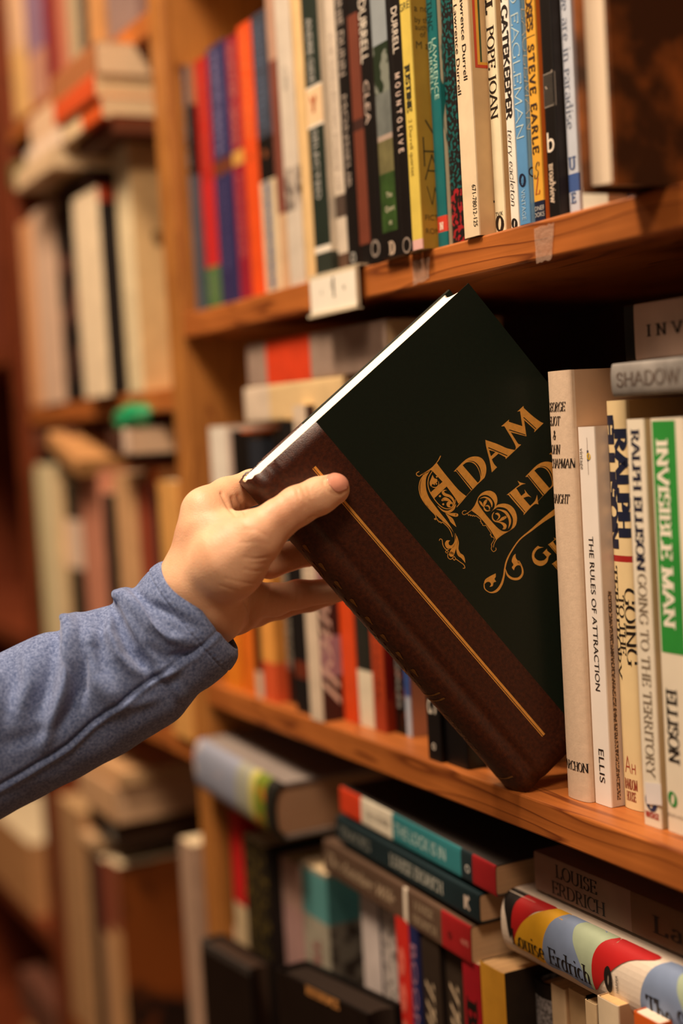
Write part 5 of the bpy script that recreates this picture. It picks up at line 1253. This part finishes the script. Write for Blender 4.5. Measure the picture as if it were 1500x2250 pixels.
def skin():
    m = bpy.data.materials.new('skin'); m.use_nodes = True; nt = m.node_tree; N = nt.nodes; L = nt.links; b = N['Principled BSDF']
    b.inputs['Roughness'].default_value = .48; b.inputs['Specular IOR Level'].default_value = .35
    b.inputs['Subsurface Weight'].default_value = .32; b.inputs['Subsurface Radius'].default_value = (.9, .32, .14); b.inputs['Subsurface Scale'].default_value = .006
    tc = N.new('ShaderNodeTexCoord'); no = N.new('ShaderNodeTexNoise'); no.inputs['Scale'].default_value = 45; no.inputs['Detail'].default_value = 4
    L.new(tc.outputs['Object'], no.inputs['Vector'])
    cr = N.new('ShaderNodeValToRGB'); cr.color_ramp.elements[0].position = .3; cr.color_ramp.elements[1].position = .7
    cr.color_ramp.elements[0].color = (*hexc('d6a07c'), 1); cr.color_ramp.elements[1].color = (*hexc('eabd98'), 1)
    L.new(no.outputs[0], cr.inputs[0]); L.new(cr.outputs[0], b.inputs['Base Color'])
    n2 = N.new('ShaderNodeTexVoronoi'); n2.inputs['Scale'].default_value = 1100; L.new(tc.outputs['Object'], n2.inputs['Vector'])
    n3 = N.new('ShaderNodeTexNoise'); n3.inputs['Scale'].default_value = 380; n3.inputs['Detail'].default_value = 5; L.new(tc.outputs['Object'], n3.inputs['Vector'])
    ad = N.new('ShaderNodeMath'); ad.operation = 'ADD'; L.new(n2.outputs['Distance'], ad.inputs[0]); L.new(n3.outputs[0], ad.inputs[1])
    bp = N.new('ShaderNodeBump'); bp.inputs['Strength'].default_value = .22; bp.inputs['Distance'].default_value = .0004
    L.new(ad.outputs[0], bp.inputs['Height']); L.new(bp.outputs[0], b.inputs['Normal'])
    return m
SKIN = skin()
base = toW(cpt(430, 1300, .722)[None])[0]
person = empty('person', Matrix.Translation(base), 'person reaching in from the left, blue sleeve and bare hand gripping the green book', 'person')
def child(name, V, Fc, mats, parent, mi=None):
    me = bpy.data.meshes.new(name); me.from_pydata([tuple(v) for v in (V-base)], [], [tuple(int(i) for i in f) for f in Fc])
    for m in mats: me.materials.append(m)
    me.polygons.foreach_set('use_smooth', [True]*len(me.polygons))
    if mi is not None: me.polygons.foreach_set('material_index', mi)
    o = bpy.data.objects.new(name, me); COL.objects.link(o); o.parent = parent
    return o
hand = child('hand', toW(HV_), HF, [SKIN], person)
# thumb nail: a curved plate laid on the end of the thumb
def nail():
    a = cpt(700, 1090, .7085); b = cpt(733, 1075, .7115)
    ax = (b-a)/np.linalg.norm(b-a)
    z_ = np.array([0, 0, 1.]); sd = np.cross(z_, ax); sd /= np.linalg.norm(sd); up = np.cross(ax, sd)
    if up[2] < 0: up = -up
    up = up+sd*.18*np.sign(sd[1]); up /= np.linalg.norm(up); sd = np.cross(up, ax)
    c = cpt(737, 1066, .7115)
    V = []; nu, nv = 20, 16
    LN_, WN_ = 5.8, 5.5; p0_ = up*12
    for i in range(nu+1):
        u = -1+2*i/nu
        for j in range(nv+1):
            v = -1+2*j/nv
            # square-round outline
            wdt = (1-abs(u)**4.5*.45) if u < 0 else (1-abs(u)**3*.42)
            p = c + ax*(u*LN_ - (.9*v*v if u > .5 else -.5*v*v*(u < -.4))) + sd*(v*WN_*wdt) + up*12
            # drop on to the skin
            for _ in range(40):
                dist = hand_sdf(p[0:1], p[1:2], p[2:3])[0]
                if dist < .02 or (c+p0_-p)@up > 16: break
                p = p-up*max(dist, .02)*.9
            p = p+up*(.42 - .22*max(abs(v)**6, abs(min(u, 0))**6))
            V.append(p)
    V = np.array(V)
    F_ = [(i*(nv+1)+j, (i+1)*(nv+1)+j, (i+1)*(nv+1)+j+1, i*(nv+1)+j+1) for i in range(nu) for j in range(nv)]
    m = mat('d6937a', .22, .06, 200, spec=.55, name='nail')
    o = child('thumb_nail', toW(V), F_, [m], hand)
    so = o.modifiers.new('thick', 'SOLIDIFY'); so.thickness = .0003; so.offset = 0
nail()

# sleeve: sections from cuff to elbow; (top px, bottom px, depth mid)
SEC = [((372,1233),(521,1430),.7235),((352,1236),(520,1447),.7235),((333,1248),(508,1468),.7235),((314,1268),(488,1488),.7235),((294,1291),(462,1508),.7235),((272,1290),(440,1522),.723),
       ((253,1300),(428,1536),.723),((248,1326),(415,1553),.723),((222,1336),(392,1580),.7225),((185,1344),(352,1606),.722),((158,1345),(318,1626),.7215),((142,1362),(296,1640),.7215),((130,1384),(278,1652),.721),
       ((95,1392),(235,1676),.720),((45,1412),(165,1712),.719),((0,1434),(90,1752),.718),((-80,1470),(-10,1805),.716),((-200,1530),(-140,1875),.713),((-420,1640),(-370,1995),.71),((-640,1750),(-600,2110),.708)]
def sleeve():
    NS, NA = 330, 220
    cs = np.array([[*cpt(*a, D), *cpt(*b, D)] for a, b, D in SEC])
    # arc length along the centres
    mid = (cs[:, :3]+cs[:, 3:])/2
    L_ = np.r_[0, np.cumsum(np.linalg.norm(np.diff(mid, axis=0), axis=1))]
    def samp(s):
        k = np.searchsorted(L_, s, side='right')-1; k = min(max(k, 0), len(L_)-2)
        u = (s-L_[k])/(L_[k+1]-L_[k])
        p0, p1, p2, p3 = cs[max(k-1, 0)], cs[k], cs[k+1], cs[min(k+2, len(cs)-1)]
        return .5*(2*p1+(-p0+p2)*u+(2*p0-5*p1+4*p2-p3)*u*u+(-p0+3*p1-3*p2+p3)*u**3)
    ss = np.r_[np.linspace(0, L_[15]+5, NS-30), np.linspace(L_[15]+6, L_[-1], 30)]
    V = np.zeros((NS, NA, 3)); zc = np.array([0, 0, 1.])
    for i, s in enumerate(ss):
        c = samp(s); T, B = c[:3], c[3:]; m_ = (T+B)/2; r = np.linalg.norm(T-B)/2; e = (T-B)/2/r
        dz = r*(.80 if s > 30 else .78+.02*s/30)
        ph = np.linspace(0, 2*np.pi, NA, endpoint=False)
        # superellipse section
        V[i] = m_ + np.outer(np.cos(ph)*r, e) + np.outer(np.sin(ph)*dz, zc)
    Vf = V.reshape(-1, 3)
    F_ = np.array([(i*NA+j, i*NA+(j+1) % NA, (i+1)*NA+(j+1) % NA, (i+1)*NA+j) for i in range(NS-1) for j in range(NA)])
    Nn = vnormals(Vf, F_)
    flip = (Nn*(Vf-Vf.mean(0))).sum() < 0
    cen = np.repeat(V.mean(1), NA, 0)
    if (Nn*(Vf-cen)).sum() < 0: F_ = F_[:, ::-1]; Nn = -Nn
    z = -Vf[:, 2]; px = 750+Vf[:, 0]/z*FPX; py = 1125-Vf[:, 1]/z*FPX
    def ridge(pts, wd, amp, face=True, soft=0.0):
        best = np.full(len(Vf), 1e9); tt = np.zeros(len(Vf)); side = np.zeros(len(Vf)); n_ = len(pts)-1
        for k, ((x0, y0), (x1, y1)) in enumerate(zip(pts[:-1], pts[1:])):
            ex, ey = x1-x0, y1-y0; l2 = ex*ex+ey*ey
            t = np.clip(((px-x0)*ex+(py-y0)*ey)/l2, 0, 1); dd = np.hypot(px-x0-t*ex, py-y0-t*ey)
            b_ = dd < best; tt = np.where(b_, (k+t)/n_, tt); side = np.where(b_, np.sign((px-x0)*ey-(py-y0)*ex), side); best = np.minimum(best, dd)
        fade = np.sin(np.pi*np.clip(tt*.92+.04, 0, 1))**.6
        w8 = np.clip(Nn[:, 2]*2.5, 0, 1) if face else 1
        return amp*1.65*np.exp(-(best/wd)**2)*fade*w8, best, side
    D_ = np.zeros(len(Vf))
    # folds as ridges (+) and valleys (-), millimetres
    for pts, wd, amp in [
        ([(262,1292),(285,1320),(330,1372),(372,1400),(410,1408)], 13, 2.6), ([(292,1300),(330,1330),(380,1350),(430,1380)], 12, -1.4),
        ([(250,1330),(262,1375),(285,1430),(320,1470),(350,1490)], 14, -2.2), ([(245,1345),(240,1390),(262,1440),(300,1480)], 12, 2.0),
        ([(222,1345),(218,1400),(225,1450),(240,1500)], 16, -1.6),
        ([(146,1352),(152,1400),(150,1460),(138,1520),(112,1590),(95,1640)], 15, 3.4), ([(120,1400),(112,1460),(100,1520),(70,1580)], 20, -2.4),
        ([(175,1400),(182,1450),(178,1510),(160,1560),(130,1600)], 14, -2.6), ([(215,1480),(240,1520),(260,1545)], 22, 2.0), ([(205,1380),(200,1420)], 18, 1.4),
        ([(30,1440),(25,1500),(10,1560)], 22, -1.6), ([(-10,1470),(-5,1540),(-30,1620)], 20, 2.4), ([(60,1440),(62,1500),(45,1560)], 18, 1.6),
        ([(330,1420),(370,1445),(410,1440),(440,1425)], 12, -1.6), ([(300,1470),(350,1480),(400,1470)], 14, 1.4), ([(400,1300),(440,1345),(480,1400)], 14, .5),
        ([(440,1330),(465,1370),(500,1420)], 10, -.5), ([(380,1500),(400,1540)], 14, 1.2), ([(255,1560),(300,1545),(350,1530)], 14, 1.2),
        ([(140,1352),(148,1368)], 9, 1.6), ([(250,1300),(262,1320)], 9, 1.6), ([(0,1640),(60,1620),(110,1600)], 16, -1.2)]:
        D_ += ridge(pts, wd, amp)[0]
    # seam running down the underside
    sm = [(-120,1790),(-40,1748),(0,1725),(60,1690),(120,1655),(150,1635),(200,1588),(260,1545),(320,1500),(380,1462),(430,1432),(495,1372)]
    r_, best, side = ridge(sm, 4.5, -1.5); D_ += r_
    r2, _, _ = ridge([(x+3, y+9) for x, y in sm], 7, .9); D_ += r2
    # cuff hem: a doubled band with two lines of stitches
    s_of = np.repeat(ss, NA)
    hem = 10.5
    D_ += np.where(s_of < hem, .35, 0) - .45*np.exp(-((s_of-hem)/.6)**2)
    ang = np.tile(np.arange(NA), NS)
    for q in (8.4, 9.9):
        D_ -= .35*np.exp(-((s_of-q)/.45)**2)*(np.sin(ang*2*np.pi/NA*55+q) > .1)
    # soft general crumple
    D_ += .35*np.sin(Vf[:, 0]*.16+2*np.sin(Vf[:, 1]*.09))*np.sin(Vf[:, 1]*.13+Vf[:, 2]*.11)*np.clip(s_of/20, 0, 1)
    Vf = Vf+Nn*D_[:, None]
    # turn the hem inwards
    Vr = Vf.reshape(NS, NA, 3); axis = (samp(3.)[:3]+samp(3.)[3:]-samp(0.)[:3]-samp(0.)[3:]); axis /= np.linalg.norm(axis)
    c0 = Vr[0].mean(0); rings = []
    for sh, sc in ((-.35, .985), (-.2, .962), (.6, .952), (4, .95), (12, .93), (20, .90)):
        rings.append(c0+(Vr[0]-c0)*sc+axis*sh)
    all_ = np.concatenate([np.stack(rings[::-1]), Vr]); k = len(rings)
    V2 = all_.reshape(-1, 3); n_ = len(all_)
    F2 = [(i*NA+j, i*NA+(j+1) % NA, (i+1)*NA+(j+1) % NA, (i+1)*NA+j) for i in range(n_-1) for j in range(NA)]
    F2.append(tuple((n_-1)*NA+j for j in range(NA)))
    m = bpy.data.materials.new('blue_heather_knit'); m.use_nodes = True; nt = m.node_tree; N = nt.nodes; L = nt.links; b = N['Principled BSDF']
    b.inputs['Roughness'].default_value = .95; b.inputs['Specular IOR Level'].default_value = .1
    b.inputs['Sheen Weight'].default_value = .35; b.inputs['Sheen Roughness'].default_value = .5; b.inputs['Sheen Tint'].default_value = (.75, .8, 1, 1)
    tc = N.new('ShaderNodeTexCoord'); mp = N.new('ShaderNodeMapping'); L.new(tc.outputs['Object'], mp.inputs[0])
    # knit ribs follow the arm: rotate into the camera-facing direction of the forearm
    mp.inputs['Rotation'].default_value = (0, .62, -.45); mp.inputs['Scale'].default_value = (500, 2600, 2600)
    no = N.new('ShaderNodeTexNoise'); no.inputs['Scale'].default_value = 1; no.inputs['Detail'].default_value = 3; L.new(mp.outputs[0], no.inputs['Vector'])
    n4 = N.new('ShaderNodeTexNoise'); n4.inputs['Scale'].default_value = 700; n4.inputs['Detail'].default_value = 4; L.new(tc.outputs['Object'], n4.inputs['Vector'])
    mx = N.new('ShaderNodeMath'); mx.operation = 'ADD'; L.new(no.outputs[0], mx.inputs[0]); L.new(n4.outputs[0], mx.inputs[1])
    hf = N.new('ShaderNodeMath'); hf.operation = 'MULTIPLY'; hf.inputs[1].default_value = .5; L.new(mx.outputs[0], hf.inputs[0])
    cr = N.new('ShaderNodeValToRGB'); cr.color_ramp.elements[0].position = .38; cr.color_ramp.elements[1].position = .62
    cr.color_ramp.elements[0].color = (*hexc('46567e'), 1); cr.color_ramp.elements[1].color = (*hexc('8797bd'), 1)
    L.new(hf.outputs[0], cr.inputs[0]); L.new(cr.outputs[0], b.inputs['Base Color'])
    bp = N.new('ShaderNodeBump'); bp.inputs['Strength'].default_value = .35; bp.inputs['Distance'].default_value = .0006
    L.new(no.outputs[0], bp.inputs['Height']); L.new(bp.outputs[0], b.inputs['Normal'])
    o = child('sleeve', toW(V2), F2, [m], person)
    o['label'] = 'blue heathered knit sleeve with a stitched cuff'
sleeve()
